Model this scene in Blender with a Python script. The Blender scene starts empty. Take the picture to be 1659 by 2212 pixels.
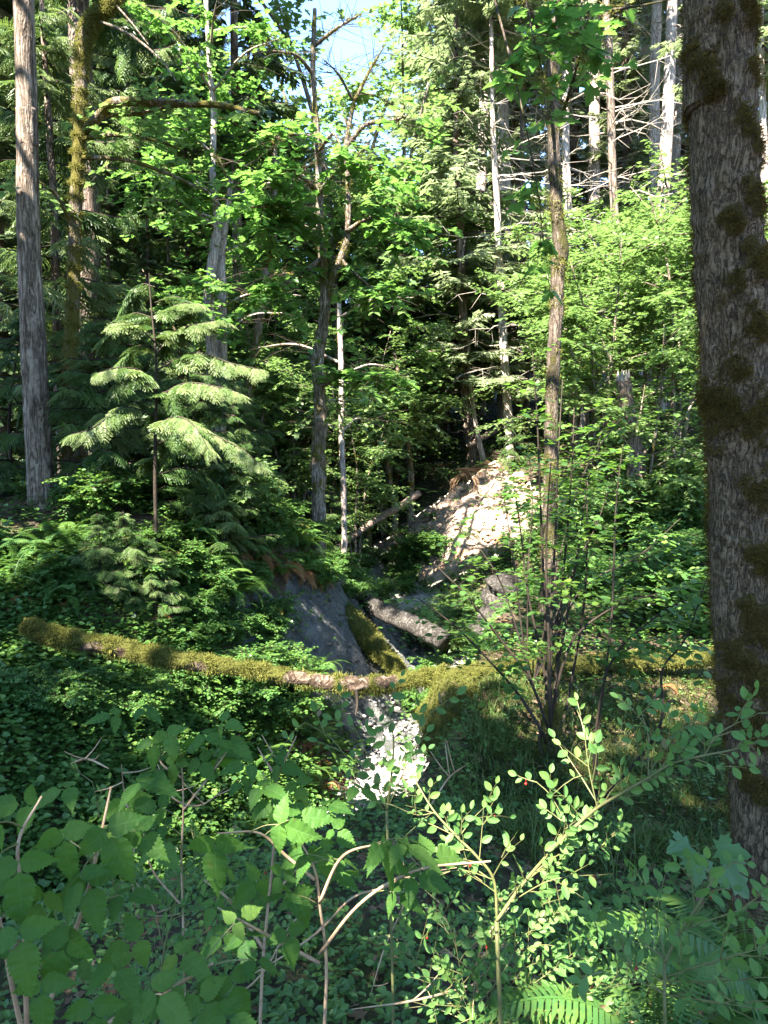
import bpy, math, random
import numpy as np
from math import radians, sin, cos, pi, sqrt
rng = np.random.default_rng(11)
random.seed(11)
sc = bpy.context.scene
COL = sc.collection
# ------------------------------------------------------------------ camera, sky, sun, exposure
PITCH = math.atan((1106 - 1000) / 1534.0)
cam = bpy.data.objects.new("camera", bpy.data.cameras.new("camera"))
COL.objects.link(cam)
cam.data.sensor_fit = 'VERTICAL'; cam.data.sensor_height = 34.6; cam.data.lens = 24.0
cam.data.clip_start = 0.05; cam.data.clip_end = 2000
cam.location = (0, 0, 0); cam.rotation_euler = (pi / 2 - PITCH, 0, 0)
sc.camera = cam
SUN = np.array([-0.33, -0.55, 0.77]); SUN /= np.linalg.norm(SUN)      # direction towards the sun
SUN_EL = math.asin(SUN[2]); SUN_AZ = math.atan2(SUN[0], SUN[1])
world = bpy.data.worlds.new("World"); sc.world = world; world.use_nodes = True
nt = world.node_tree; nt.nodes.clear()
sky = nt.nodes.new("ShaderNodeTexSky"); sky.sky_type = 'NISHITA'; sky.sun_disc = False
sky.sun_elevation = SUN_EL; sky.sun_rotation = SUN_AZ
sky.air_density = 1.0; sky.dust_density = 0.0; sky.ozone_density = 4.0
bg = nt.nodes.new("ShaderNodeBackground"); bg.inputs[1].default_value = 0.09
wo = nt.nodes.new("ShaderNodeOutputWorld")
nt.links.new(sky.outputs[0], bg.inputs[0]); nt.links.new(bg.outputs[0], wo.inputs[0])
sl = bpy.data.lights.new("sun", 'SUN'); sl.energy = 5.0; sl.angle = radians(0.5); sl.color = (1, .94, .83)
so = bpy.data.objects.new("sun", sl); COL.objects.link(so)
from mathutils import Vector, Matrix
so.rotation_euler = Vector(SUN.tolist()).to_track_quat('Z', 'Y').to_euler()
sc.view_settings.view_transform = 'Standard'; sc.view_settings.look = 'None'
sc.view_settings.exposure = 3.4; sc.view_settings.gamma = 1.0
cy = sc.cycles
cy.max_bounces = 8; cy.diffuse_bounces = 4; cy.transmission_bounces = 4; cy.glossy_bounces = 2
cy.caustics_reflective = False; cy.caustics_refractive = False

# ------------------------------------------------------------------ geometry helpers
def A(x): return np.asarray(x, dtype=float)
CP, SP = cos(PITCH), sin(PITCH)
def W(px, py, Y):
    """a point at distance Y in front of the viewpoint, measured from the photograph (1659 x 2212)"""
    u = (px - 829.5) / 1534.0; v = (1106 - py) / 1534.0
    dy = CP + v * SP; dz = -SP + v * CP
    t = Y / dy
    return A([u * t, Y, dz * t])
def Wp(lst): return A([W(*p) for p in lst])
def unit(v): return v / np.maximum(np.linalg.norm(v, axis=-1, keepdims=True), 1e-9)
def frames(d, n):
    x = unit(d); y = unit(np.cross(n, x)); z = np.cross(x, y)
    return np.stack([x, y, z], axis=-1)
def spline(pts, n):
    P = A(pts)
    if len(P) == 2:
        t = np.linspace(0, 1, n)[:, None]; return P[0] * (1 - t) + P[1] * t
    Q = np.vstack([2 * P[0] - P[1], P, 2 * P[-1] - P[-2]])
    u = np.linspace(0, len(P) - 1 - 1e-6, n); i = u.astype(int); t = (u - i)[:, None]
    p0, p1, p2, p3 = Q[i], Q[i + 1], Q[i + 2], Q[i + 3]
    return .5 * (2 * p1 + (p2 - p0) * t + (2 * p0 - 5 * p1 + 4 * p2 - p3) * t**2 + (3 * p1 - p0 - 3 * p2 + p3) * t**3)
def srad(r, n):
    r = A(r); return np.interp(np.linspace(0, len(r) - 1, n), np.arange(len(r)), r)

class MB:
    def __init__(s): s.v = []; s.f = []; s.t = []; s.n = 0; s.l = []; s.mk = []
    def raw(s, V, F, tint=.5, mat=0, luv=None):
        V = A(V); n = len(V)
        for f in F:
            f = np.asarray(f, dtype=np.int64); s.f.append((f + s.n, mat))
        s.v.append(V); s.t.append(np.broadcast_to(A(tint), (n,)).copy())
        s.l.append(np.zeros((n, 2)) if luv is None else luv); s.n += n
    def inst(s, tpl, P, R, S, T, mat=0):
        tv, tf, tl = tpl; N = len(P); k = len(tv)
        if N == 0: return
        S = np.broadcast_to(A(S), (N,)) if np.ndim(S) < 2 else S
        if S.ndim == 1: sv = S[:, None, None] * tv[None]
        else: sv = S[:, None, :] * tv[None]
        V = P[:, None, :] + np.einsum('nij,nkj->nki', R, sv)
        base = s.n + np.arange(N) * k
        for f in tf: s.f.append(((base[:, None, None] + f[None]).reshape(-1, f.shape[1]), mat))
        s.v.append(V.reshape(-1, 3)); s.t.append(np.repeat(np.broadcast_to(A(T), (N,)), k))
        s.l.append(np.tile(tl, (N, 1))); s.n += N * k
    def absorb(s, o, mat):
        if o.n == 0: return s
        s.f += [(f + s.n, mat) for f, _ in o.f]; s.v += o.v; s.t += o.t; s.l += o.l; s.n += o.n; return s
    def build(s, name, mats, parent=None, origin=(0, 0, 0), smooth=False, keep=None):
        me = bpy.data.meshes.new(name)
        V = np.vstack(s.v) - A(origin)
        me.vertices.add(len(V)); me.vertices.foreach_set("co", V.astype(np.float32).ravel())
        idx = np.concatenate([f.ravel() for f, m in s.f]); sz = np.concatenate([np.full(len(f), f.shape[1]) for f, m in s.f])
        mi = np.concatenate([np.full(len(f), m) for f, m in s.f])
        me.loops.add(len(idx)); me.loops.foreach_set("vertex_index", idx.astype(np.int32))
        me.polygons.add(len(sz)); st = np.concatenate([[0], np.cumsum(sz)[:-1]])
        me.polygons.foreach_set("loop_start", st.astype(np.int32))
        me.polygons.foreach_set("material_index", mi.astype(np.int32))
        if smooth: me.polygons.foreach_set("use_smooth", np.ones(len(sz), dtype=bool))
        else: me.polygons.foreach_set("use_smooth", np.zeros(len(sz), dtype=bool))
        a = me.attributes.new("tint", 'FLOAT', 'POINT'); a.data.foreach_set("value", np.concatenate(s.t).astype(np.float32))
        L = np.vstack(s.l)
        if np.any(L):
            a = me.attributes.new("luv", 'FLOAT2', 'POINT'); a.data.foreach_set("vector", L.astype(np.float32).ravel())
        me.update(calc_edges=True)
        if not isinstance(mats, (list, tuple)): mats = [mats]
        for m in mats: me.materials.append(m)
        o = bpy.data.objects.new(name, me); COL.objects.link(o)
        if parent is not None: o.parent = parent
        else: o.location = origin
        return o
    def tube(s, pts, rad, sides=8, n=None, tint=.5, mat=0, rough=0., cap=True, tintf=None, seed=0, swell=None):
        """a tapering tube along a smooth line; returns surface points, normals"""
        n = n or max(4, len(pts) * 3)
        P = spline(pts, n); r = srad(rad, n)
        T = unit(np.gradient(P, axis=0))
        up = A([0, 0, 1.]) if abs(T[:, 2]).mean() < .8 else A([0, 1., 0])
        X = unit(np.cross(np.broadcast_to(up, T.shape), T)); Y = np.cross(T, X)
        a = np.arange(sides) / sides * 2 * pi
        D = X[:, None, :] * np.cos(a)[None, :, None] + Y[:, None, :] * np.sin(a)[None, :, None]
        rr = np.broadcast_to(r[:, None], (n, sides)).copy()
        if rough:
            g = np.random.default_rng(seed); h = np.arange(n) / n
            for k in range(7):
                m = g.integers(1, 6); fq = g.uniform(2, 5 * n / 10 + 3)
                rr *= 1 + rough * .5 * np.cos(m * a[None, :] + fq * h[:, None] * 2 * pi / 3 + g.uniform(0, 6.3)) * g.uniform(.3, 1)
            rr *= 1 + rough * .25 * g.standard_normal((n, sides))
        if swell is not None: rr = rr + swell(P, D)
        V = P[:, None, :] + D * rr[:, :, None]
        i = np.arange(n - 1)[:, None] * sides; j = np.arange(sides)[None, :]; j2 = (j + 1) % sides
        F = np.stack([i + j, i + j2, i + sides + j2, i + sides + j], axis=-1).reshape(-1, 4)
        Fs = [F]
        if cap: Fs += [np.arange(sides)[None, ::-1], (np.arange(sides) + (n - 1) * sides)[None]]
        tt = tint if tintf is None else tintf(V.reshape(-1, 3), D.reshape(-1, 3))
        s.raw(V.reshape(-1, 3), Fs, tt, mat)
        return V.reshape(-1, 3), D.reshape(-1, 3)
    def sticks(s, p0, p1, r0, r1, tint=.5, mat=0):
        N = len(p0)
        if N == 0: return
        d = p1 - p0; n = np.where(np.abs(unit(d)[:, 2:3]) < .9, A([[0, 0, 1.]]), A([[0, 1., 0]]))
        R = frames(d, n); L = np.linalg.norm(d, axis=1)
        a = A([0, 2.094, 4.189]); k = 6
        V = np.empty((N, 6, 3)); r0 = np.broadcast_to(A(r0), (N,)); r1 = np.broadcast_to(A(r1), (N,))
        for q in range(3):
            off = R[:, :, 1] * cos(a[q]) + R[:, :, 2] * sin(a[q])
            V[:, q] = p0 + off * r0[:, None]; V[:, 3 + q] = p1 + off * r1[:, None]
        f = np.array([[0, 1, 4, 3], [1, 2, 5, 4], [2, 0, 3, 5]])
        F = (np.arange(N)[:, None, None] * 6 + f[None]).reshape(-1, 4)
        s.raw(V.reshape(-1, 3), [F], np.repeat(np.broadcast_to(A(tint), (N,)), 6), mat)

def tpl(V, F, L=None):
    V = A(V); by = {}
    for f in F: by.setdefault(len(f), []).append(f)
    return (V, [np.array(x) for x in by.values()], np.zeros((len(V), 2)) if L is None else A(L))

# ------------------------------------------------------------------ leaf shapes (unit length along x, face up z)
def half_leaf(out, cup=.12, droop=.15):
    V = [(0, 0, 0)]; m = len(out); L = []
    rgt = [(x, -y, cup * y - droop * x * x) for x, y in out]; lft = [(x, y, cup * y - droop * x * x) for x, y in out]
    V = [(0, 0, 0), (1, 0, -droop)] + rgt + lft
    L = [(0, 0), (1, 0)] + [(x, y) for x, y in out] * 2
    return tpl(V, [[0] + list(range(2, 2 + m)) + [1], [0, 1] + list(range(2 + 2 * m - 1, 2 + m - 1, -1))], L)
OVAL = half_leaf([(.12, .16), (.32, .27), (.55, .29), (.8, .19), (.93, .08)], .15, .1)
OVAL4 = half_leaf([(.3, .27), (.7, .24)], .2, .15)
MAPLE = half_leaf([(-.06, .12), (-.16, .36), (.04, .30), (.10, .55), (.22, .50), (.40, .66), (.36, .46), (.46, .42), (.40, .24), (.55, .30), (.66, .36), (.70, .22), (.86, .16)], .12, .18)
MAPLE4 = half_leaf([(-.1, .36), (.15, .26), (.34, .6), (.42, .24), (.72, .3)], .15, .2)
HAZEL = half_leaf([(-.04, .14), (.08, .36), (.2, .38), (.26, .45), (.42, .43), (.48, .46), (.62, .36), (.7, .36), (.8, .2), (.9, .12)], .1, .15)
def serrate(n=11, wid=.36, cup=.10, droop=.16):
    s = np.linspace(0, 1, n + 1); w = wid * np.interp(s, [0, .06, .16, .3, .42, .55, .68, .8, .9, 1], [0, .62, .95, 1, .92, .72, .46, .22, .09, 0])
    V = []; L = []; F = []
    for i in range(n + 1):
        V.append((s[i], 0, -droop * s[i]**2)); L.append((s[i], 0))
    for sg in (1, -1):
        e = []; tt = []
        for i in range(n + 1):
            e.append(len(V)); V.append((s[i], sg * w[i] * .93, cup * w[i] - droop * s[i]**2 - .012 * sin(i * 2.2 + sg))); L.append((s[i], .93))
        for i in range(n):
            q = .5 * (s[i] + s[i + 1]) + .04; wq = .5 * (w[i] + w[i + 1]) + .034 * (1 if i % 2 else .6) * (1 if i < n - 2 else .2)
            tt.append(len(V)); V.append((q, sg * wq, cup * wq - droop * q * q)); L.append((q, 1))
        for i in range(n):
            f = [i, e[i], tt[i], e[i + 1], i + 1]
            F.append(f if sg < 0 else f[::-1])
    return tpl(V, F, L)
SERR = serrate(13, .255)
SERRL = serrate(11, .29, .12, .2)
def fir_tpl(pairs=5, seed=0, wid=.065, ang=50, sl=.55):
    g = np.random.default_rng(seed); V = []; F = []
    def sliver(p, d, L, w):
        d = unit(A(d)); sd = unit(np.cross([0, 0, 1.], d)); b = len(V)
        tl = g.uniform(-.4, .4) * w
        V.extend([tuple(p), tuple(p + d * L * .45 + sd * w + [0, 0, tl]), tuple(p + d * L), tuple(p + d * L * .45 - sd * w - [0, 0, tl])]); F.append([b, b + 1, b + 2, b + 3])
    sliver(A([0, 0, 0]), [1, 0, -.08], 1, wid)
    for k in range(pairs):
        t = .08 + .8 * k / pairs
        for sg in (1, -1):
            q = t + g.uniform(-.05, .05); a = radians(ang + g.uniform(-12, 12))
            L = sl * (1 - .75 * q) * g.uniform(.8, 1.15)
            sliver(A([q, 0, -.08 * q]), [cos(a), sg * sin(a), g.uniform(-.35, .12)], L, wid * .9)
            if pairs > 6 and L > .2:
                for m in (.35, .65):
                    p = A([q, 0, -.08 * q]) + A([cos(a), sg * sin(a), -.1]) * L * m
                    for s2 in (1, -1):
                        a2 = a * sg + s2 * .7; sliver(p, [cos(a2), sin(a2), g.uniform(-.3, .1)], L * .42, wid * .7)
    return tpl(V, F)
FIR = [fir_tpl(5, i) for i in range(3)]
def cedar_tpl(pairs=9, seed=0, droop=.25, n2=4):
    """flat fern-like cedar spray: an axis with saw-edged side fingers"""
    g = np.random.default_rng(seed); V = []; F = []
    def finger(p, ang, L, w, dz):
        d = A([cos(ang), sin(ang), 0]); sd = A([-sin(ang), cos(ang), 0]); b = len(V)
        up = []; dn = []
        for i in range(n2):
            t0 = (i + .15) / n2; t1 = (i + .9) / n2
            for t, ww in ((t0, w * .25), (t1, w * (1.1 - .7 * t1))):
                c = p + d * L * t; z = A([0, 0, dz * L * t * t])
                up.append(tuple(c + sd * ww + z)); dn.append(tuple(c - sd * ww + z))
        tip = p + d * L * 1.05 + A([0, 0, dz * L])
        V.extend([tuple(p)] + up + [tuple(tip)] + dn[::-1])
        F.append(list(range(b, b + len(up) * 2 + 2))[::-1])
    for k in range(pairs):
        t = .06 + .86 * k / pairs
        for sg in (1, -1):
            q = t + g.uniform(-.02, .02)
            L = (.52 * (1 - q) + .10) * g.uniform(.8, 1.1) * (min(1, .35 + q * 3))
            finger(A([q, 0, -droop * q * q]), sg * radians(52 - 14 * q + g.uniform(-6, 6)), L, .036, -droop * 1.6 + g.uniform(-.15, .1))
    finger(A([0, 0, 0]), 0, 1, .03, -droop)
    return tpl(V, F)
CEDAR = [cedar_tpl(8, i, .2 + .12 * i, 3) for i in range(3)]
def fern_tpl(pairs, arch, seed, wid=.17):
    g = np.random.default_rng(seed); V = []; F = []; L = []
    # axis: rises then arches; x horizontal reach, z height
    t = np.linspace(0, 1, pairs + 1)
    ang = radians(72) * (1 - t) - radians(arch) * t
    dx = np.cos(ang) / pairs; dz = np.sin(ang) / pairs
    x = np.concatenate([[0], np.cumsum(dx)[:-1]]); z = np.concatenate([[0], np.cumsum(dz)[:-1]])
    for i in range(1, pairs + 1):
        w = wid * min(1, (t[i] * 4)**.7) * (1 - t[i]**3 * .9) ; hw = .5 / pairs * .92
        for sg in (1, -1):
            b = len(V); fx = w * .25; dr = -w * g.uniform(.1, .35)
            V += [(x[i] - hw, 0, z[i]), (x[i] + hw * .6, 0, z[i]), (x[i] + fx + hw * .5, sg * w, z[i] + dr), (x[i] + fx * .55 - hw, sg * w * .55, z[i] + dr * .3)]
            F.append([b, b + 1, b + 2, b + 3] if sg > 0 else [b + 3, b + 2, b + 1, b])
    b = len(V)
    for i in range(pairs + 1): V += [(x[i], .006, z[i] + .002), (x[i], -.006, z[i] + .002)]
    for i in range(pairs): F.append([b + 2 * i, b + 2 * i + 1, b + 2 * i + 3, b + 2 * i + 2])
    return tpl(V, F)
FERNS = [fern_tpl(36, 55, 1, .15), fern_tpl(34, 25, 2, .15), fern_tpl(36, 80, 3, .14)]
BLADE = tpl([(0, -.02, 0), (0, .02, 0), (.35, .016, .32), (.35, -.016, .32), (.75, .008, .38), (.75, -.008, .38), (1, 0, .2)], [[0, 1, 2, 3], [3, 2, 4, 5], [5, 4, 6]])
FUZZ = tpl([(0, -.10, 0), (0, .10, 0), (.5, .05, .5), (.9, 0, .75), (.45, -.06, .55)], [[0, 1, 2, 4], [4, 2, 3]])

# ------------------------------------------------------------------ materials
def newmat(name):
    m = bpy.data.materials.new(name); m.use_nodes = True; m.node_tree.nodes.clear(); return m, m.node_tree
def N(nt, typ, **kw):
    n = nt.nodes.new(typ)
    for k, v in kw.items(): setattr(n, k, v)
    return n
def ramp(nt, fac, stops):
    r = N(nt, "ShaderNodeValToRGB"); e = r.color_ramp.elements
    while len(e) < len(stops): e.new(.5)
    for q, (p, c) in zip(e, stops): q.position = p; q.color = (*c, 1)
    nt.links.new(fac, r.inputs[0]); return r.outputs[0]
def noise(nt, vec, scale, detail=4, rough=.6, dist=0):
    n = N(nt, "ShaderNodeTexNoise"); n.inputs["Scale"].default_value = scale; n.inputs["Detail"].default_value = detail
    n.inputs["Roughness"].default_value = rough; n.inputs["Distortion"].default_value = dist
    if vec is not None: nt.links.new(vec, n.inputs["Vector"])
    return n.outputs["Fac"]
def mapping(nt, scale=(1, 1, 1), geo=False):
    if geo: v = N(nt, "ShaderNodeNewGeometry").outputs["Position"]
    else: v = N(nt, "ShaderNodeTexCoord").outputs["Object"]
    m = N(nt, "ShaderNodeMapping"); m.inputs["Scale"].default_value = scale
    nt.links.new(v, m.inputs["Vector"]); return m.outputs[0]
def mixc(nt, fac, a, b):
    m = N(nt, "ShaderNodeMix", data_type='RGBA')
    for inp, v in ((0, fac), (6, a), (7, b)):
        if hasattr(v, "type") and not isinstance(v, (tuple, float)): nt.links.new(v, m.inputs[inp])
        else: m.inputs[inp].default_value = v if isinstance(v, float) else (*v, 1)
    return m.outputs[2]
def math_(nt, op, a, b=0.5):
    m = N(nt, "ShaderNodeMath", operation=op)
    for i, v in enumerate((a, b)):
        if isinstance(v, (int, float)): m.inputs[i].default_value = v
        else: nt.links.new(v, m.inputs[i])
    return m.outputs[0]
def leaf_mat(name, stops, trans, tf=.42, rough=.45, spec=.5, veins=False):
    m, t = newmat(name)
    at = N(t, "ShaderNodeAttribute", attribute_name="tint")
    c = ramp(t, at.outputs["Fac"], stops)
    p = N(t, "ShaderNodeBsdfPrincipled"); p.inputs["Roughness"].default_value = rough; p.inputs["Specular IOR Level"].default_value = spec
    nb_ = noise(t, mapping(t, (1, 1, 1), True), 38 if veins else 14, 4, .65)
    c = mixc(t, math_(t, 'MULTIPLY', ramp(t, nb_, [(.42, (0, 0, 0)), (.62, (1, 1, 1))]), .45), c, tuple(min(1, x * k) for x, k in zip(stops[-2][1], (1.25, 1.1, .8))))
    if veins: c = mixc(t, math_(t, 'MULTIPLY', ramp(t, noise(t, mapping(t, (1, 1, 1), True), 60, 5, .7), [(.66, (0, 0, 0)), (.70, (1, 1, 1))]), .8), c, (.13, .085, .03))
    ct = mixc(t, .75, c, trans)
    if veins:
        lu = N(t, "ShaderNodeAttribute", attribute_name="luv"); sp = N(t, "ShaderNodeSeparateXYZ"); t.links.new(lu.outputs["Vector"], sp.inputs[0])
        ph = math_(t, 'FRACT', math_(t, 'SUBTRACT', math_(t, 'MULTIPLY', sp.outputs[0], 8.5), math_(t, 'MULTIPLY', sp.outputs[1], 2.0)))
        ln = math_(t, 'LESS_THAN', math_(t, 'ABSOLUTE', math_(t, 'SUBTRACT', ph, .5)), .07)
        mid = math_(t, 'LESS_THAN', sp.outputs[1], .06)
        vv = math_(t, 'MAXIMUM', ln, mid)
        c = mixc(t, math_(t, 'MULTIPLY', vv, .22), c, (.13, .22, .08))
        bp = N(t, "ShaderNodeBump"); bp.inputs["Strength"].default_value = .16; bp.inputs["Distance"].default_value = .001
        wv = math_(t, 'SINE', math_(t, 'MULTIPLY', ph, 6.283)); t.links.new(wv, bp.inputs["Height"]); t.links.new(bp.outputs[0], p.inputs["Normal"])
    t.links.new(c, p.inputs["Base Color"])
    tr = N(t, "ShaderNodeBsdfTranslucent"); t.links.new(ct, tr.inputs[0])
    mx = N(t, "ShaderNodeMixShader"); mx.inputs[0].default_value = tf
    t.links.new(p.outputs[0], mx.inputs[1]); t.links.new(tr.outputs[0], mx.inputs[2])
    o = N(t, "ShaderNodeOutputMaterial"); t.links.new(mx.outputs[0], o.inputs[0]); return m
def solid_mat(name, stops, scale=8, rough=.85, bump=.5, stretch=(1, 1, 1), bd=.01, geo=False, extra=None):
    m, t = newmat(name); v = mapping(t, stretch, geo)
    f = noise(t, v, scale, 6, .65)
    c = ramp(t, f, stops)
    if extra: c = extra(t, v, c)
    p = N(t, "ShaderNodeBsdfPrincipled"); p.inputs["Roughness"].default_value = rough; p.inputs["Specular IOR Level"].default_value = .25
    b = N(t, "ShaderNodeBump"); b.inputs["Strength"].default_value = bump; b.inputs["Distance"].default_value = bd
    t.links.new(f, b.inputs["Height"]); t.links.new(b.outputs[0], p.inputs["Normal"]); t.links.new(c, p.inputs["Base Color"])
    o = N(t, "ShaderNodeOutputMaterial"); t.links.new(p.outputs[0], o.inputs[0]); return m
def bark_mat(name, dark, mid, light, moss=(.09, .085, .015), sx=14, sz=2.2, bump=.9, bd=.03, mossy=0.0, lichen=.15):
    """furrowed bark; the point attribute tint (above .5) marks where moss grows"""
    m, t = newmat(name); v = mapping(t, (sx, sx, sz)); v2 = mapping(t, (1, 1, .6))
    n1 = noise(t, v, 1.0, 7, .62, .6)
    n5 = noise(t, mapping(t, (sx * 1.1, sx * 1.1, sz * .8)), 1.0, 3, .5, 1.2)
    rd = math_(t, 'MINIMUM', math_(t, 'MULTIPLY', math_(t, 'ABSOLUTE', math_(t, 'SUBTRACT', n5, .5)), 9), 1.0)
    n6 = noise(t, mapping(t, (sx * .8, sx * .8, sz * 3.2)), 1.0, 4, .6, .8)
    rd2 = math_(t, 'MINIMUM', math_(t, 'MULTIPLY', math_(t, 'ABSOLUTE', math_(t, 'SUBTRACT', n6, .5)), 11), 1.0)
    h = math_(t, 'ADD', math_(t, 'MULTIPLY', n1, .62), math_(t, 'ADD', math_(t, 'MULTIPLY', rd, .36), math_(t, 'MULTIPLY', rd2, .14)))
    c = ramp(t, h, [(.30, dark), (.62, mid), (.95, light)])
    n3 = noise(t, v2, 9, 5, .7); pale = ramp(t, n3, [(.58, (0, 0, 0)), (.66, (1, 1, 1))])
    c = mixc(t, math_(t, 'MULTIPLY', pale, lichen), c, (.42, .43, .38))
    n2 = noise(t, v2, 2.6, 6, .7)
    at = N(t, "ShaderNodeAttribute", attribute_name="tint")
    ms = math_(t, 'ADD', math_(t, 'MULTIPLY', math_(t, 'SUBTRACT', at.outputs["Fac"], .5), 1.2), math_(t, 'ADD', math_(t, 'MULTIPLY', math_(t, 'SUBTRACT', n2, .5), 2.2), mossy))
    ms = ramp(t, ms, [(.32, (0, 0, 0)), (.5, (1, 1, 1))])
    mn = noise(t, mapping(t, (1, 1, 1)), 70, 3, .7)
    mc = ramp(t, mn, [(.3, tuple(x * .35 for x in moss)), (.7, moss)])
    c = mixc(t, ms, c, mc)
    p = N(t, "ShaderNodeBsdfPrincipled"); p.inputs["Roughness"].default_value = .9; p.inputs["Specular IOR Level"].default_value = .2
    b = N(t, "ShaderNodeBump"); b.inputs["Strength"].default_value = bump; b.inputs["Distance"].default_value = bd
    hh = math_(t, 'ADD', h, math_(t, 'MULTIPLY', math_(t, 'MULTIPLY', mn, ms), .6))
    t.links.new(hh, b.inputs["Height"]); t.links.new(b.outputs[0], p.inputs["Normal"]); t.links.new(c, p.inputs["Base Color"])
    o = N(t, "ShaderNodeOutputMaterial"); t.links.new(p.outputs[0], o.inputs[0]); return m

M = {}
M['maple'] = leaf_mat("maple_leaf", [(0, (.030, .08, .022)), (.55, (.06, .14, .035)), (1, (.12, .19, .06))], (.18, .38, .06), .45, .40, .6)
M['maple_lit'] = leaf_mat("sunlit_maple_leaf", [(0, (.06, .115, .035)), (.55, (.10, .175, .05)), (1, (.16, .215, .09))], (.21, .35, .08), .40, .36, .7)  # paler copy of the maple leaf, with sunlight painted into the green
M['herb'] = leaf_mat("herb_leaf", [(0, (.03, .08, .022)), (.6, (.06, .135, .03)), (1, (.115, .19, .04))], (.16, .31, .035), .35, .42)
M['huck'] = leaf_mat("huckleberry_leaf", [(0, (.045, .11, .030)), (.7, (.085, .18, .048)), (.93, (.13, .22, .06)), (1, (.16, .07, .06))], (.17, .34, .05), .36, .55, .22)
M['salmon'] = leaf_mat("salmonberry_leaf", [(0, (.022, .070, .014)), (.6, (.050, .120, .022)), (1, (.12, .20, .04))], (.18, .36, .03), .42, .55, .15, veins=True)
M['hazel'] = leaf_mat("hazel_leaf", [(0, (.035, .09, .022)), (.6, (.06, .135, .03)), (1, (.12, .19, .03))], (.18, .36, .04), .42, .45)
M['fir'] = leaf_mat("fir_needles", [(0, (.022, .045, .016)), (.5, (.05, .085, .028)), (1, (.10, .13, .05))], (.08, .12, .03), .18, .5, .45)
M['fir_lit'] = leaf_mat("sunlit_fir_needles", [(0, (.08, .115, .055)), (.5, (.15, .195, .10)), (1, (.23, .27, .16))], (.24, .31, .13), .45, .42, .6)  # paler than the other needles, sunlight is put into the colour
M['cedar'] = leaf_mat("cedar_foliage", [(0, (.022, .06, .018)), (.5, (.06, .12, .030)), (1, (.22, .27, .11))], (.18, .26, .05), .34, .45, .4)  # top stop lifted to paint the look of sunlit fronds
M['fern'] = leaf_mat("fern_frond", [(0, (.025, .075, .018)), (.6, (.055, .13, .03)), (.97, (.10, .17, .035)), (1, (.13, .10, .03))], (.18, .33, .03), .36, .42)
M['grass'] = leaf_mat("grass_blade", [(0, (.030, .07, .015)), (.6, (.06, .11, .025)), (1, (.15, .15, .05))], (.11, .19, .035), .3, .5, .3)
M['litter'] = leaf_mat("dead_leaf", [(0, (.06, .035, .02)), (.5, (.16, .095, .055)), (1, (.30, .20, .13))], (.2, .12, .06), .2, .7, .3)
M['dry'] = leaf_mat('dry_fern_frond', [(0, (.10, .045, .018)), (.5, (.22, .10, .04)), (1, (.36, .20, .09))], (.30, .14, .05), .3, .7, .2)
M['moss'] = leaf_mat("moss_fuzz", [(0, (.04, .045, .010)), (.5, (.095, .105, .022)), (1, (.20, .19, .05))], (.20, .19, .04), .32, .8, .15)
M['moss_low'] = leaf_mat('low_moss', [(0, (.02, .032, .008)), (.5, (.045, .06, .014)), (1, (.10, .10, .025))], (.08, .11, .02), .25, .8, .15)
M['moss_amber'] = leaf_mat("amber_moss", [(0, (.03, .024, .005)), (.5, (.085, .062, .011)), (1, (.19, .125, .026))], (.17, .11, .025), .3, .8, .15)
M['berry'] = solid_mat("red_berry", [(.3, (.30, .015, .010)), (.7, (.40, .03, .02))], 3, .25, 0)
M['twig'] = solid_mat("dark_twig", [(.3, (.018, .013, .009)), (.7, (.042, .030, .019))], 30, .8, .3)
M['twig_green'] = solid_mat("green_twig", [(.3, (.085, .10, .03)), (.7, (.15, .135, .055))], 30, .6, .2)
M['cane'] = solid_mat("tan_cane", [(.3, (.24, .15, .085)), (.7, (.42, .29, .18))], 24, .7, .4)
M['deadwood'] = solid_mat("bleached_branch", [(.3, (.14, .115, .09)), (.7, (.32, .28, .235))], 14, .8, .4)
M['fir_bark'] = bark_mat("fir_bark", (.035, .024, .018), (.12, .085, .065), (.26, .20, .16))
M['grey_bark'] = bark_mat("grey_furrowed_bark", (.032, .023, .016), (.14, .105, .08), (.33, .27, .22), sx=11, sz=1.6, mossy=-.15)
M['pale_bark'] = bark_mat("pale_bark", (.12, .09, .07), (.36, .29, .25), (.58, .50, .44), sx=12, sz=2, mossy=-.1, lichen=.3)
M['maple_bark'] = bark_mat("mossy_maple_bark", (.035, .026, .016), (.15, .115, .085), (.38, .31, .26), (.115, .10, .016), sx=16, sz=3, mossy=.22, lichen=.35)
M['big_bark'] = bark_mat("big_maple_bark", (.020, .013, .007), (.115, .076, .042), (.24, .17, .105), (.085, .06, .014), sx=30, sz=10, bump=1.0, bd=.02, mossy=.0, lichen=.04)
M['shade_bark'] = bark_mat('shaded_maple_bark', (.02, .015, .010), (.075, .055, .04), (.17, .135, .105), (.06, .055, .012), sx=16, sz=3, mossy=.1, lichen=.12)  # darkened copy of the maple bark, canopy shade painted in
M['dark_bark'] = bark_mat("dark_log_bark", (.012, .010, .008), (.038, .033, .028), (.095, .085, .075), sx=9, sz=9, mossy=-.1, lichen=.02)
M['cane_bark'] = bark_mat('weathered_log_bark', (.06, .04, .03), (.17, .12, .09), (.30, .23, .19), sx=9, sz=9, mossy=-.05, lichen=.1)
M['log_bark'] = bark_mat("mossy_log_bark", (.022, .014, .008), (.065, .042, .027), (.17, .13, .10), (.085, .085, .014), sx=9, sz=9, mossy=.42, lichen=.1)
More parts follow.
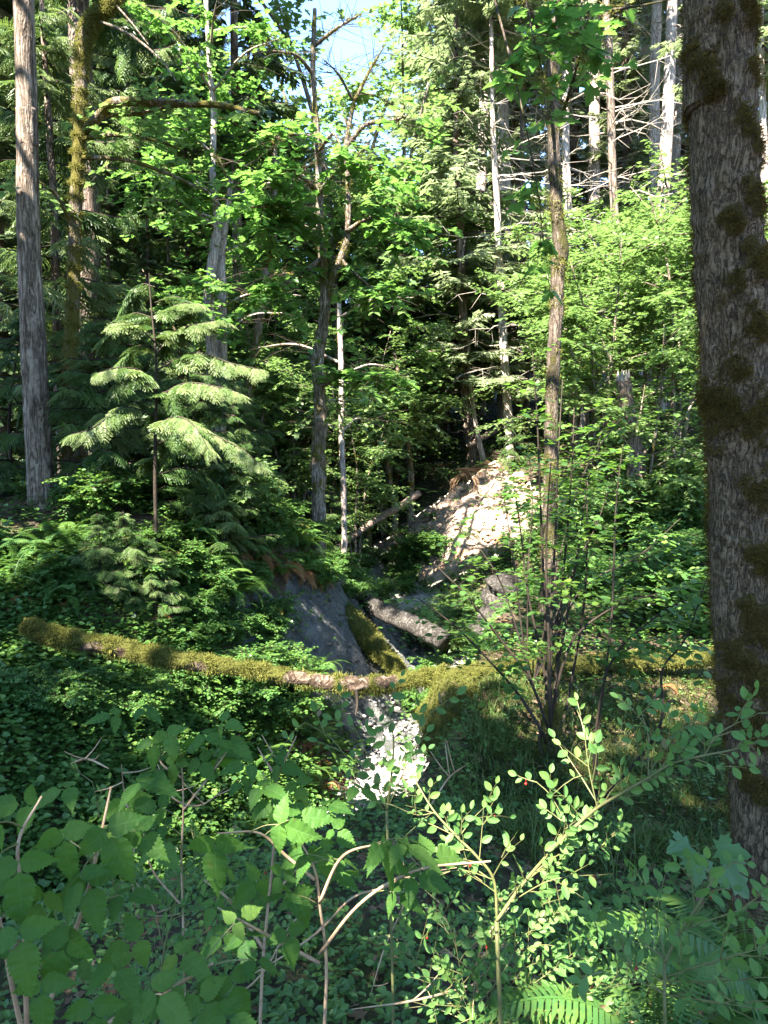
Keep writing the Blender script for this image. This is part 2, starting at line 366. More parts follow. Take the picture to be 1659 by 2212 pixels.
def forest_extra(t, v, c):
    n = noise(t, v, 1.3, 5, .7); f = ramp(t, n, [(.45, (0, 0, 0)), (.6, (1, 1, 1))])
    n2 = noise(t, v, 30, 3, .7); g = ramp(t, n2, [(.35, (.018, .025, .008)), (.65, (.055, .07, .018))])
    return mixc(t, math_(t, 'MULTIPLY', f, .8), c, g)
M['soil'] = solid_mat("forest_soil", [(.3, (.022, .014, .009)), (.55, (.06, .040, .026)), (.75, (.13, .09, .06))], 14, .95, .9, bd=.03, geo=True, extra=forest_extra)
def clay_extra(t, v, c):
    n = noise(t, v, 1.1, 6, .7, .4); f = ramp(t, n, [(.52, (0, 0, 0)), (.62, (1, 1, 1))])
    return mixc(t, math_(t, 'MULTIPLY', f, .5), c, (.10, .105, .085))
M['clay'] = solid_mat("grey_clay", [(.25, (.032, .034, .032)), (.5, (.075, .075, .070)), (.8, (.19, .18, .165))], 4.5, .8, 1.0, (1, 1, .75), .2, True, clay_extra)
def sand_extra(t, v, c):
    n = noise(t, v, .9, 6, .75, .5); f = ramp(t, n, [(.54, (0, 0, 0)), (.64, (1, 1, 1))])
    return mixc(t, math_(t, 'MULTIPLY', f, .85), c, (.24, .13, .065))
M['sand'] = solid_mat("pale_sandstone", [(.25, (.20, .125, .085)), (.5, (.34, .245, .185)), (.8, (.50, .40, .33))], 5, .9, 1.0, (1, 1, 1.6), .15, True, sand_extra)
M['gravel'] = solid_mat("creek_gravel", [(.3, (.13, .115, .105)), (.5, (.28, .245, .225)), (.75, (.44, .40, .375))], 16, .8, 1.0, (1, 1, 1), .05, True)
M['stone'] = solid_mat("creek_stone", [(.3, (.15, .135, .125)), (.5, (.29, .26, .24)), (.75, (.44, .40, .38))], 9, .75, .5)
m, t = newmat("creek_water"); p = N(t, "ShaderNodeBsdfPrincipled"); p.inputs["Base Color"].default_value = (.035, .045, .045, 1); p.inputs["Roughness"].default_value = .06
p.inputs["Transmission Weight"].default_value = .0
b = N(t, "ShaderNodeBump"); b.inputs["Strength"].default_value = .35; b.inputs["Distance"].default_value = .05
t.links.new(noise(t, mapping(t, (3, 1.3, 1), True), 4.5, 3, .6), b.inputs["Height"]); t.links.new(b.outputs[0], p.inputs["Normal"])
o = N(t, "ShaderNodeOutputMaterial"); t.links.new(p.outputs[0], o.inputs[0]); M['water'] = m

# ------------------------------------------------------------------ things, labels, copies
def tag(o, label=None, cat=None, group=None, kind=None):
    if label: o['label'] = label
    if cat: o['category'] = cat
    if group: o['group'] = group
    if kind: o['kind'] = kind
    return o
def thing(name, loc, label, cat, group=None):
    o = bpy.data.objects.new(name, None); COL.objects.link(o); o.location = A(loc).tolist(); o.empty_display_size = .1
    return tag(o, label, cat, group)
def dup(root, loc, rz=0, s=1.0, label=None, group=None, drop=()):
    r = root.copy(); COL.objects.link(r); r.location = A(loc).tolist(); r.rotation_euler = (0, 0, rz)
    r.scale = (s, s, s) if np.isscalar(s) else s
    if label: r['label'] = label
    if group: r['group'] = group
    elif 'group' in r.keys() and group == '': del r['group']
    for ch in list(root.children):
        c = ch.copy(); COL.objects.link(c); c.parent = r
        for g in list(ch.children):
            d = g.copy(); COL.objects.link(d); d.parent = c
    return r
class Kind:
    """one built thing; the first placing moves it, later ones copy it"""
    def __init__(s, root): s.root = root; s.used = False
    def put(s, loc, rz, sc_, label, group=None):
        if not s.used:
            s.used = True; r = s.root; r.location = A(loc).tolist(); r.rotation_euler = (0, 0, rz); r.scale = (sc_,) * 3; r['label'] = label
            if group: r['group'] = group
            return r
        return dup(s.root, loc, rz, sc_, label, group)

# ------------------------------------------------------------------ the ravine terrain
_ns = np.random.default_rng(5)
_waves = [(_ns.uniform(0, 6.3), *(lambda a, k: (cos(a) * k, sin(a) * k))(_ns.uniform(0, 6.3), f), am) for f, am, c in ((.35, .25, 4), (.9, .10, 6), (2.2, .05, 8), (5., .028, 12), (11., .014, 12)) for _ in range(c)]
def fbm(x, y):
    z = 0
    for ph, kx, ky, am in _waves: z = z + am * .5 * np.sin(kx * x + ky * y + ph)
    return z
CY = [-30, 0, 2, 3.5, 4.5, 5.5, 6.5, 8, 10, 11, 12, 13, 14, 17, 20, 26, 40, 100]
CX = [-30, -14, -8, -4.5, -2.2, -.75, -.25, 0, .15, .35, .7, .9, 1.05, .9, -.7, -2, -3, -10]
BZ = ([0, 6.5, 10, 12, 14, 20, 30, 45, 100], [-5.2, -4.75, -4.5, -4.25, -3.9, -2.9, -2.0, -1, 4])
ZL = ([0, 3, 5, 6.5, 7.5, 9, 10, 14, 17, 25, 40, 80, 120], [-1.7, -2.2, -2.45, -2.4, -2.15, -1.35, -.95, -1.15, -1.1, -.8, 0, 3, 8])
ZR = ([0, 3, 5, 8, 10, 12, 16, 18, 20, 26, 40, 80, 120], [-1.7, -2.55, -2.75, -2.62, -2.42, -2.45, -2.0, -1.2, .15, .8, 3, 9, 16])
WL = ([0, 8, 9, 12, 16, 25], [3.0, 3.0, 2.7, 2.5, 2.6, 4])
WR = ([0, 3, 5, 9, 12, 16, 20, 26], [1.5, 1.2, .55, .55, 1.6, 2.6, 4.3, 5])
def ground(x, y):
    x = A(x); y = A(y)
    cx = np.interp(y, CY, CX); bz = np.interp(y, *BZ)
    d = x - cx; left = d < 0; ad = np.abs(d)
    top = np.where(left, np.interp(y, *ZL), np.interp(y, *ZR)); w = np.where(left, np.interp(y, *WL), np.interp(y, *WR))
    s = np.clip((ad - np.where((y > 7) & (y < 11.5), .62, .45)) / w, 0, 1); s = np.where(left, s * s * (3 - 2 * s) * .35 + s * .65, s * s * (3 - 2 * s) * .55 + s * .45)
    far = np.maximum(ad - .45 - w, 0)
    top = top + np.where(left, np.minimum(far * .04, 1.5), far * np.clip((y - 8) / 20, .015, .16))
    z = bz + (top - bz) * s
    near = -1.62 - np.maximum(y - .7, 0) * .74
    z = np.where(y < 9, np.maximum(z, near), z)
    return z + fbm(x, y) * np.clip(.25 + s, 0, 1)
def gz(x, y): return float(ground(A([x]), A([y]))[0])
def onground(px, py, lo=1.5, hi=60):
    """where the sight line through a photo point meets the ground"""
    ys = np.linspace(lo, hi, 1500); u = (px - 829.5) / 1534; v = (1106 - py) / 1534; k = ys / (CP + v * SP)
    d = ground(u * k, ys) - k * (-SP + v * CP); i = np.argmax(d > 0)
    return A([u * k[i], ys[i], ground(A([u * k[i]]), A([ys[i]]))[0]])
def axis(fine0, fine1, step, lo, hi, g=1.10):
    a = list(np.arange(fine0, fine1, step)); s = step; x = a[-1]
    while x < hi: s *= g; x += s; a.append(x)
    s = step; x = a[0]; pre = []
    while x > lo: s *= g; x -= s; pre.append(x)
    return A(pre[::-1] + a)
gx = axis(-6, 8, .1, -400, 400); gy = axis(1, 24, .1, -300, 600)
GX, GY = np.meshgrid(gx, gy); GZ = ground(GX, GY)
GZ = GZ + np.clip((np.hypot(GX, GY - 20) - 60) / 200, 0, 1) * 30
nx, ny = len(gx), len(gy); GV = np.stack([GX, GY, GZ], -1).reshape(-1, 3)
ii, jj = np.meshgrid(np.arange(ny - 1), np.arange(nx - 1), indexing='ij'); q0 = (ii * nx + jj)
GF = np.stack([q0, q0 + 1, q0 + nx + 1, q0 + nx], -1).reshape(-1, 4)
fc = GV[GF].mean(1); fcx = np.interp(fc[:, 1], CY, CX); fd = fc[:, 0] - fcx
jit = fbm(fc[:, 0] * 2.2 + 7, fc[:, 1] * 2.2) * 1.2
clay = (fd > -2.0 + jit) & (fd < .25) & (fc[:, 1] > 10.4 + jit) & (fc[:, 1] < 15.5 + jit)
sand = (fd > .9 + jit) & (fd < 4.6 + jit) & (fc[:, 1] > 17.6 + jit * 1.5) & (fc[:, 1] < 22.5 + jit)
bed = (np.abs(fd) < .75 + jit * .3) & (fc[:, 1] > 3) & (fc[:, 1] < 24) & ~clay & ~sand & (fc[:, 2] < np.interp(fc[:, 1], *BZ) + .6)
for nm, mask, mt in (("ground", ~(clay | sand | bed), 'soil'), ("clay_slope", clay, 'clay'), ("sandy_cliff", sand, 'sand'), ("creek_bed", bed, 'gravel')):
    f = GF[mask]; u, inv = np.unique(f, return_inverse=True); mb = MB(); V = GV[u].copy()
    if nm == "sandy_cliff":
        V[:, 2] += .12 * np.sin(V[:, 0] * 7 + 2 * np.sin(V[:, 1] * 3)) * .5
    if nm in ("clay_slope", "sandy_cliff"):
        q = np.random.default_rng(17); edge = np.bincount(inv.ravel(), minlength=len(u)) >= 4
        V[:, 2] += edge * (.05 * np.sin(V[:, 1] * 6 + 1.3 * np.sin(V[:, 0] * 4)) + .04 * np.sin(V[:, 0] * 13 + V[:, 1] * 9) + q.normal(0, .022, len(V)))
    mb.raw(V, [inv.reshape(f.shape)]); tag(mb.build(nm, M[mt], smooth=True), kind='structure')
# creek water
mb = MB(); ys = np.linspace(3.4, 9.6, 60); cxs = np.interp(ys, CY, CX)
zz = np.interp(ys, *BZ) + .05 ; ww = .62 + .12 * np.sin(ys * 3.1) - np.clip(ys - 8.4, 0, 2) * .35
V = np.concatenate([np.stack([cxs - ww, ys, zz], -1), np.stack([cxs + ww, ys, zz], -1)])
k = np.arange(59); mb.raw(V, [np.stack([k, k + 60, k + 61, k + 1], -1)]); tag(mb.build("water", M['water'], smooth=True), kind='structure')

# ------------------------------------------------------------------ builders for plants
def rnd_normals(g, n, tilt):
    a = g.uniform(0, 2 * pi, n); b = np.abs(g.normal(0, tilt, n))
    return np.stack([np.sin(b) * np.cos(a), np.sin(b) * np.sin(a), np.cos(b)], -1)
def conifer_parts(H, base, L0, nb, tpls, slen, per, droop, up, seed, tints=(.2, .8), shape=.75, hang=.25, trunk=None, low=.0):
    """crown sprays and branch wood of one conifer, about a trunk along z (or along trunk(z))"""
    g = np.random.default_rng(seed)
    h = base + (H - base) * (np.sort(g.uniform(0, 1, nb)) ** .9); az = np.arange(nb) * 2.39996 + g.uniform(-.5, .5, nb)
    f = (h - base) / (H - base); L = L0 * np.clip(1 - f, .03, 1) ** shape * g.uniform(.55, 1.1, nb) * np.where(f < .12, .7, 1)
    o = np.zeros((nb, 3)); o[:, 2] = h
    if trunk is not None: o[:, :2] = trunk(h)
    d = np.stack([np.cos(az), np.sin(az), np.zeros(nb)], -1)
    dr = droop * g.uniform(.6, 1.4, nb); u = up * g.uniform(.5, 1.5, nb)
    def at(t):   # t (nb, m)
        x = t * L[:, None]
        return o[:, None, :] + d[:, None, :] * x[..., None] + A([0, 0, 1.])[None, None] * ((u[:, None] * t - dr[:, None] * t ** 1.7 + dr[:, None] * .45 * t ** 4) * L[:, None])[..., None]
    wood = MB(); ts = np.linspace(0, 1, 6)[None, :].repeat(nb, 0); P = at(ts)
    for k in range(5): wood.sticks(P[:, k], P[:, k + 1], .012 + .012 * L * (1 - k / 5), .010 + .012 * L * (1 - (k + 1) / 5.0))
    crown = MB(); m = per
    t = np.clip((np.arange(m)[None] + g.uniform(0, 1, (nb, m))) / m * (.94 - low) + .08 + low, 0, 1)
    P = at(t); Q = at(np.clip(t + .03, 0, 1.03)); T = unit(Q - P)
    sg = np.where((np.arange(m)[None] + (np.arange(nb) % 2)[:, None]) % 2 == 0, 1., -1.) * np.ones((nb, m))
    side = unit(np.cross(A([0, 0, 1.]), T)) * sg[..., None]
    a = np.radians(g.uniform(28, 62, (nb, m))); D = T * np.cos(a)[..., None] + side * np.sin(a)[..., None]
    D[..., 2] -= hang * g.uniform(.3, 1.6, (nb, m))
    S = slen * (1.15 - .6 * t) * g.uniform(.7, 1.25, (nb, m)) * np.clip(L[:, None] / L0 * 1.6, .45, 1)
    nrm = rnd_normals(g, nb * m, .35)
    tt = np.clip(g.uniform(*tints, nb)[:, None] + g.normal(0, .12, (nb, m)) + .18 * (t - .5), 0, 1).ravel()
    R = frames(D.reshape(-1, 3), nrm); P = P.reshape(-1, 3); S = S.ravel()
    pick = g.integers(0, len(tpls), len(P))
    for i, tp in enumerate(tpls):
        q = pick == i; crown.inst(tp, P[q], R[q], S[q], tt[q])
    return crown, wood
def dead_parts(h0, h1, n, L, seed, trunk=None, droop=.12):
    g = np.random.default_rng(seed); mb = MB()
    h = g.uniform(h0, h1, n); az = g.uniform(0, 2 * pi, n); LL = L * g.uniform(.35, 1.1, n); o = np.zeros((n, 3)); o[:, 2] = h
    if trunk is not None: o[:, :2] = trunk(h)
    d = np.stack([np.cos(az), np.sin(az), g.uniform(-.15, .25, n)], -1)
    P = [o + d * (LL * k / 4)[:, None] + A([0, 0, -1.]) * (droop * LL * (k / 4)**2)[:, None] + g.normal(0, .03, (n, 3)) * LL[:, None] * (k > 0) for k in range(5)]
    for k in range(4): mb.sticks(P[k], P[k + 1], .022 * (1 - k / 5), .022 * (1 - (k + 1) / 5), g.uniform(0, 1, n))
    for k in (1, 2, 3):
        for r in range(2):
            e = P[k] + (unit(d + g.normal(0, .7, (n, 3)))) * (LL * g.uniform(.1, .35, n))[:, None]; mb.sticks(P[k], e, .008, .003, .5)
    return mb
def leafy(mb, wood, limbs, g, leaf, size, twigs, tl, per, flat=.35, tints=(.2, .8), start=.2, upw=.1, wr=.006, drop=.0, cull=None, spread=1.0):
    """twigs with leaves along limb lines; the leaves lie in loose level layers"""
    for pts in limbs:
        P = spline(pts, 24); T = unit(np.gradient(P, axis=0)); n = twigs
        i = np.clip((g.uniform(start, 1, n) * 23).astype(int), 0, 23); o = P[i]; t = T[i]
        a = g.uniform(0, 2 * pi, n); r = np.stack([np.cos(a), np.sin(a), g.normal(upw, .35, n)], -1)
        d = unit(t * g.uniform(.1, .9, n)[:, None] + r * spread); L = tl * g.uniform(.4, 1.15, n)
        m = per; s = (np.arange(m) + 1.) / m
        Q = o[:, None] + d[:, None] * (L[:, None] * s[None])[..., None] - A([0, 0, 1.]) * (L[:, None] * .22 * s[None] ** 2)[..., None]
        wood.sticks(o, Q[:, m // 2], wr, wr * .7, .5); wood.sticks(Q[:, m // 2], Q[:, -1], wr * .7, wr * .3, .5)
        side = unit(np.cross(A([0, 0, 1.]), d)); tn0 = g.uniform(*tints, n)
        for sg in (1, -1):
            D = d[:, None] * g.uniform(.1, .9, (n, m, 1)) + sg * side[:, None] * g.uniform(.5, 1.1, (n, m, 1)); D[..., 2] -= g.uniform(-.1, .35 + drop, (n, m))
            D = unit(D.reshape(-1, 3)); k = n * m
            S = size * g.uniform(.55, 1.2, k); pos = Q.reshape(-1, 3) + D * (S * .25)[:, None] + g.normal(0, size * .15, (k, 3))
            nr = rnd_normals(g, k, flat); tn = np.clip(np.repeat(tn0, m) + g.normal(0, .14, k), 0, 1)
            ok = np.ones(k, bool) if cull is None else ~cull(pos)
            R = frames(D, nr)
            mb.inst(leaf, pos[ok], R[ok], S[ok], tn[ok])
def trunk_line(P):
    Q = spline(P, 60); o = np.argsort(Q[:, 2]); Q = Q[o]
    return lambda z: np.stack([np.interp(z, Q[:, 2], Q[:, 0]), np.interp(z, Q[:, 2], Q[:, 1])], -1)
LANDED = {}
def px2r(wpx, Y): return wpx / 2 / 1534 * Y * .95
def extend_top(P, top):
    P = [A(p) for p in P]; d = P[-1] - P[-2]; d = d / max(d[2], .1); P.append(P[-1] + d * (top - P[-1][2]) * A([.5, .5, 1])); return P
def px_trunk(name, label, cat, pts, top, mat, sides=14, root_depth=.25, group=None, rough=.09, seed=0, flare=1.35, moss=0., part='trunk'):
    """a trunk through photo points (px, py, distance, width px), from the ground up; returns root and line"""
    P = [W(p[0], p[1], p[2]) for p in pts]; r = [px2r(p[3], p[2]) for p in pts]
    b = P[0].copy(); b[2] = min(gz(b[0], b[1]) - root_depth, b[2] - .05); P = [b] + P; r = [r[0] * flare] + r
    if top > P[-1][2] + .3: P = extend_top(P, top); r.append(r[-1] * .55)
    root = thing(name, b, label, cat, group)
    mb = MB(); n = max(24, int(sum(np.linalg.norm(P[i + 1] - P[i]) for i in range(len(P) - 1)) * 6))
    S, D = mb.tube(P, r, sides, n, tint=.5 + moss, rough=rough, seed=seed)
    o = mb.build(part, M[mat], root, b, smooth=True)
    return root, P, r, o, (S, D)
def fuzz(name, S, D, mat, parent, origin, n, size, g, tints=(.1, .9), mask=None, up=.3, spread=.02):
    i = g.integers(0, len(S), n); p = S[i] + g.normal(0, spread, (n, 3)); d = D[i]
    p = p - d * np.sum((p - S[i]) * d, axis=1)[:, None]
    if mask is not None:
        k = mask(p, d); p = p[k]; d = d[k]
    n = len(p); mb = MB(); a = unit(g.normal(0, 1, (n, 3)) * .7 + d * .6 + A([0, 0, -up])); mb.inst(FUZZ, p, frames(a, d + g.normal(0, .4, (n, 3))), size * g.uniform(.5, 1.4, n), g.uniform(*tints, n))
    return mb.build(name, M[mat], parent, origin)

# ------------------------------------------------------------------ kinds built once and copied
def conifer_kind(name, cat, H, r0, crown_args, bark, needles, dead=None, sides=12, seed=0):
    root = thing(name, (0, 0, 0), '', cat); mb = MB(); g = np.random.default_rng(seed + 90)
    P = [A([0, 0, -.6]), A([0, 0, 0])] + [A([g.normal(0, .10), g.normal(0, .10), H * k / 5]) for k in range(1, 6)]; P[-1][:2] *= .3
    mb.tube(P, [r0 * 1.5, r0 * 1.1, r0 * .95, r0 * .8, r0 * .6, r0 * .35, .02], sides, 60, rough=.08, seed=seed); mb.build('trunk', M[bark], root, smooth=True)
    c, w = conifer_parts(H, seed=seed, trunk=trunk_line(P), **crown_args)
    c.absorb(w, 1)
    if dead: c.absorb(dead_parts(*dead, seed=seed + 3, trunk=trunk_line(P)), 2)
    c.build('crown', [M[needles], M['twig'], M['deadwood']], root)
    return Kind(root)
def kinds():
    K = {}
    F7 = [fir_tpl(6, i, .075, 48, .6) for i in range(3)]
    K['fir'] = [conifer_kind('fir_tree', 'tree', 33, .30, dict(base=7.5, L0=3.6, nb=150, tpls=F7, slen=.85, per=19, droop=.34, up=.18, tints=(.35, .95), hang=.3), 'fir_bark', 'fir_lit', (1.5, 9, 34, 2.6), seed=s) for s in (1, 2)]
    K['bare_fir'] = [conifer_kind('fir_tree', 'tree', 36, .27, dict(base=19, L0=3.0, nb=80, tpls=F7, slen=.85, per=18, droop=.30, up=.2, tints=(.3, .9), hang=.3), 'pale_bark', 'fir_lit', (1.0, 24, 70, 2.8), seed=s) for s in (4, 5)]
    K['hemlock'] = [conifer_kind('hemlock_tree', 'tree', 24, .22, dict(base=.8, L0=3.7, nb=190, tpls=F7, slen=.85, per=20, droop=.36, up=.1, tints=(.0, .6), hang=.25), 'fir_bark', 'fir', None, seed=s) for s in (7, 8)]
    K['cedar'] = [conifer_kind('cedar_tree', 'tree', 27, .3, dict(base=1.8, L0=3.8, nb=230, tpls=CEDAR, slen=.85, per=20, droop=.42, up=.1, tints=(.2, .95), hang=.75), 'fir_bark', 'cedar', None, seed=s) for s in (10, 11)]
    K['sapling'] = []
    for s in (13, 14, 15):
        root = thing('cedar_sapling', (0, 0, 0), '', 'sapling'); mb = MB(); g = np.random.default_rng(s); H = 3.0
        P = [A([0, 0, -.3]), A([0, 0, 0]), A([.05, 0, 1.4]), A([g.normal(0, .12), g.normal(0, .12), H])]; mb.tube(P, [.04, .035, .025, .006], 7, 24, rough=.05, seed=s); mb.build('trunk', M['twig'], root, smooth=True)
        c, w = conifer_parts(H, .25, 1.35, 36, CEDAR, .52, 10, .16, .12, s, (.1, .8), .6, .30, trunk_line(P)); c.absorb(w, 1).build('crown', [M['cedar'], M['twig']], root); K['sapling'].append(Kind(root))
    def broad(name, cat, mat, leaf, size, H, R, nst, seed, twigs, tl, per, bark='maple_bark', r0=.05, fl=.35, tints=(.15, .85)):
        root = thing(name, (0, 0, 0), '', cat); g = np.random.default_rng(seed); mb = MB(); limbs = []; tw = MB(); lv = MB()
        for k in range(nst):
            a = k / nst * 2 * pi + g.uniform(-.5, .5); rr = R * g.uniform(.35, .8); hh = H * g.uniform(.7, 1)
            P = [A([.06 * cos(a), .06 * sin(a), -.25]), A([rr * .15 * cos(a), rr * .15 * sin(a), hh * .35]), A([rr * .5 * cos(a + .2), rr * .5 * sin(a + .2), hh * .72]), A([rr * cos(a), rr * sin(a), hh])]
            mb.tube(P, [r0, r0 * .85, r0 * .55, r0 * .2], 7, 22, rough=.06, seed=seed + k)
            limbs.append(P[1:])
            for q in range(5):
                f = g.uniform(.3, .95); o = spline(P, 20)[int(f * 19)]; b = a + g.uniform(-1.7, 1.7); L = R * g.uniform(.4, .9)
                lp = [o, o + A([cos(b) * L * .5, sin(b) * L * .5, L * .22]), o + A([cos(b) * L, sin(b) * L, L * .12])]; limbs.append(lp)
                mb.tube(lp, [r0 * .35, r0 * .22, r0 * .08], 5, 8)
        mb.build('stem', M[bark], root, smooth=True)
        leafy(lv, tw, limbs, g, leaf, size, twigs, tl, per, fl, tints); lv.absorb(tw, 1).build('foliage' if cat == 'shrub' else 'crown', [M[mat], M['twig']], root)
        return Kind(root)
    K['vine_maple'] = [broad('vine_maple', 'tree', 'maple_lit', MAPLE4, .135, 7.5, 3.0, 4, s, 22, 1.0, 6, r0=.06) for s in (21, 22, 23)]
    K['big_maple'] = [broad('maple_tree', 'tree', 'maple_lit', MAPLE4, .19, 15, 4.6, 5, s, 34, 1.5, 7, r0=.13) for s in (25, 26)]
    K['shrub'] = [broad('leafy_shrub', 'shrub', 'herb', HAZEL, .075, 1.25, .85, 6, s, 9, .38, 6, 'twig', .010) for s in (31, 32, 33)]
    K['shrub_maple'] = [broad('maple_shrub', 'shrub', 'maple_lit', MAPLE4, .115, 1.9, 1.2, 4, s, 9, .55, 6, 'twig', .014) for s in (35, 36)]
    K['fern'] = []
    for s in (41, 42, 43, 44):
        g = np.random.default_rng(s); n = 17; root = None; mb = MB(); a = np.arange(n) * 2.4 + g.uniform(-.3, .3, n)
        d = np.stack([np.cos(a), np.sin(a), g.uniform(-.25, .25, n)], -1); R = frames(d, A([[0, 0, 1.]]) + g.normal(0, .2, (n, 3))); pk = g.integers(0, 3, n)
        for i, f in enumerate(FERNS):
            q = pk == i; mb.inst(f, d[q] * .03, R[q], g.uniform(.5, .95, q.sum()), np.clip(g.normal(.5, .25, q.sum()), 0, 1))
        o = mb.build('sword_fern', M['fern']); tag(o, '', 'fern'); K['fern'].append(Kind(o))
    return K
K = kinds()

# ------------------------------------------------------------------ sun flecks: chosen spots, crowns are cut open so the sun lands there
LIT = [(W(*p), r) for p, r in (((1000, 1130, 20), 1.8), ((840, 1640, 10), .9), ((130, 1385, 7.4), .55), ((60, 1240, 9), .7), ((690, 1435, 10.5), .35),
       ((450, 700, 9), .5), ((490, 800, 9), .5), ((320, 820, 9), .35), ((440, 980, 9), .5), ((1630, 1430, 3.6), .16), ((990, 1350, 12), .8), ((1350, 1140, 13), .8),
       ((820, 1840, 1.5), .13), ((465, 1800, 1.4), .10), ((1450, 2040, 1.3), .26), ((1120, 2080, 2.0), .42), ((1350, 1660, 1.7), .30), ((880, 1950, 2), .14), ((1500, 1480, 5), .25),
       ((45, 80, 10), .8), ((60, 350, 10), .3), ((760, 1345, 11.5), .35), ((650, 1620, 9), .6), ((960, 1520, 9.5), .5), ((620, 1340, 11), .5), ((600, 1650, 6), .35), ((900, 1190, 20), 1.5), ((1060, 1030, 21), 1.5), ((480, 1260, 10), .5), ((600, 1230, 11), .7), ((30, 1200, 9), .5), ((200, 1470, 7), .35), ((420, 1560, 7), .35), ((700, 1560, 9), .6), ((820, 1720, 9), .6), ((1000, 1450, 7.8), .35), ((1320, 1430, 8.1), .45), ((1150, 1560, 7), .3), ((1370, 1540, 6.8), .4), ((1180, 1350, 6.2), .5), ((1300, 1650, 5.8), .25), ((1080, 1300, 7.5), .5), ((1380, 1280, 7), .5), ((885, 1600, 10), .6), ((790, 1800, 8.4), .4), ((720, 1620, 9), .5), ((330, 1250, 9.5), .6), ((230, 1392, 7.2), .4), ((330, 1412, 7.3), .25), ((180, 1180, 9.5), .6), ((560, 1160, 11), .7), ((660, 1190, 12.5), .7), ((600, 1500, 8.5), .4), ((330, 1300, 8.6), .4), ((1040, 1400, 11), .7), ((1250, 1250, 12), .6), ((130, 1600, 5.5), .4), ((350, 1150, 9.5), .5), ((1480, 1180, 12), .5), ((700, 2000, 1.8), .16), ((1250, 1700, 1.7), .2), ((960, 2120, 2), .2), ((820, 700, 18), 1.3), ((880, 830, 19), 1.3), ((780, 560, 16), 1.0), ((650, 300, 13), 1.0), ((560, 1720, 1.7), .06))]
LP = A([p for p, r in LIT]); LR = A([r + (.13 if p[1] > 4 else .06) for p, r in LIT])
def cull(P, far=False):
    """points to leave out of crowns so the sun reaches the chosen spots"""
    out = np.zeros(len(P), bool)
    for p, r in zip(LP, LR):
        if far and ((p[1] < 8.3 and not (p[1] < 2.5 and p[0] > .5)) or p[0] < -1.5): continue
        v = P - p; t = v @ SUN; out |= (t > 2.2) & (np.linalg.norm(v - t[:, None] * SUN, axis=1) < r)
    return out
g = np.random.default_rng(77)

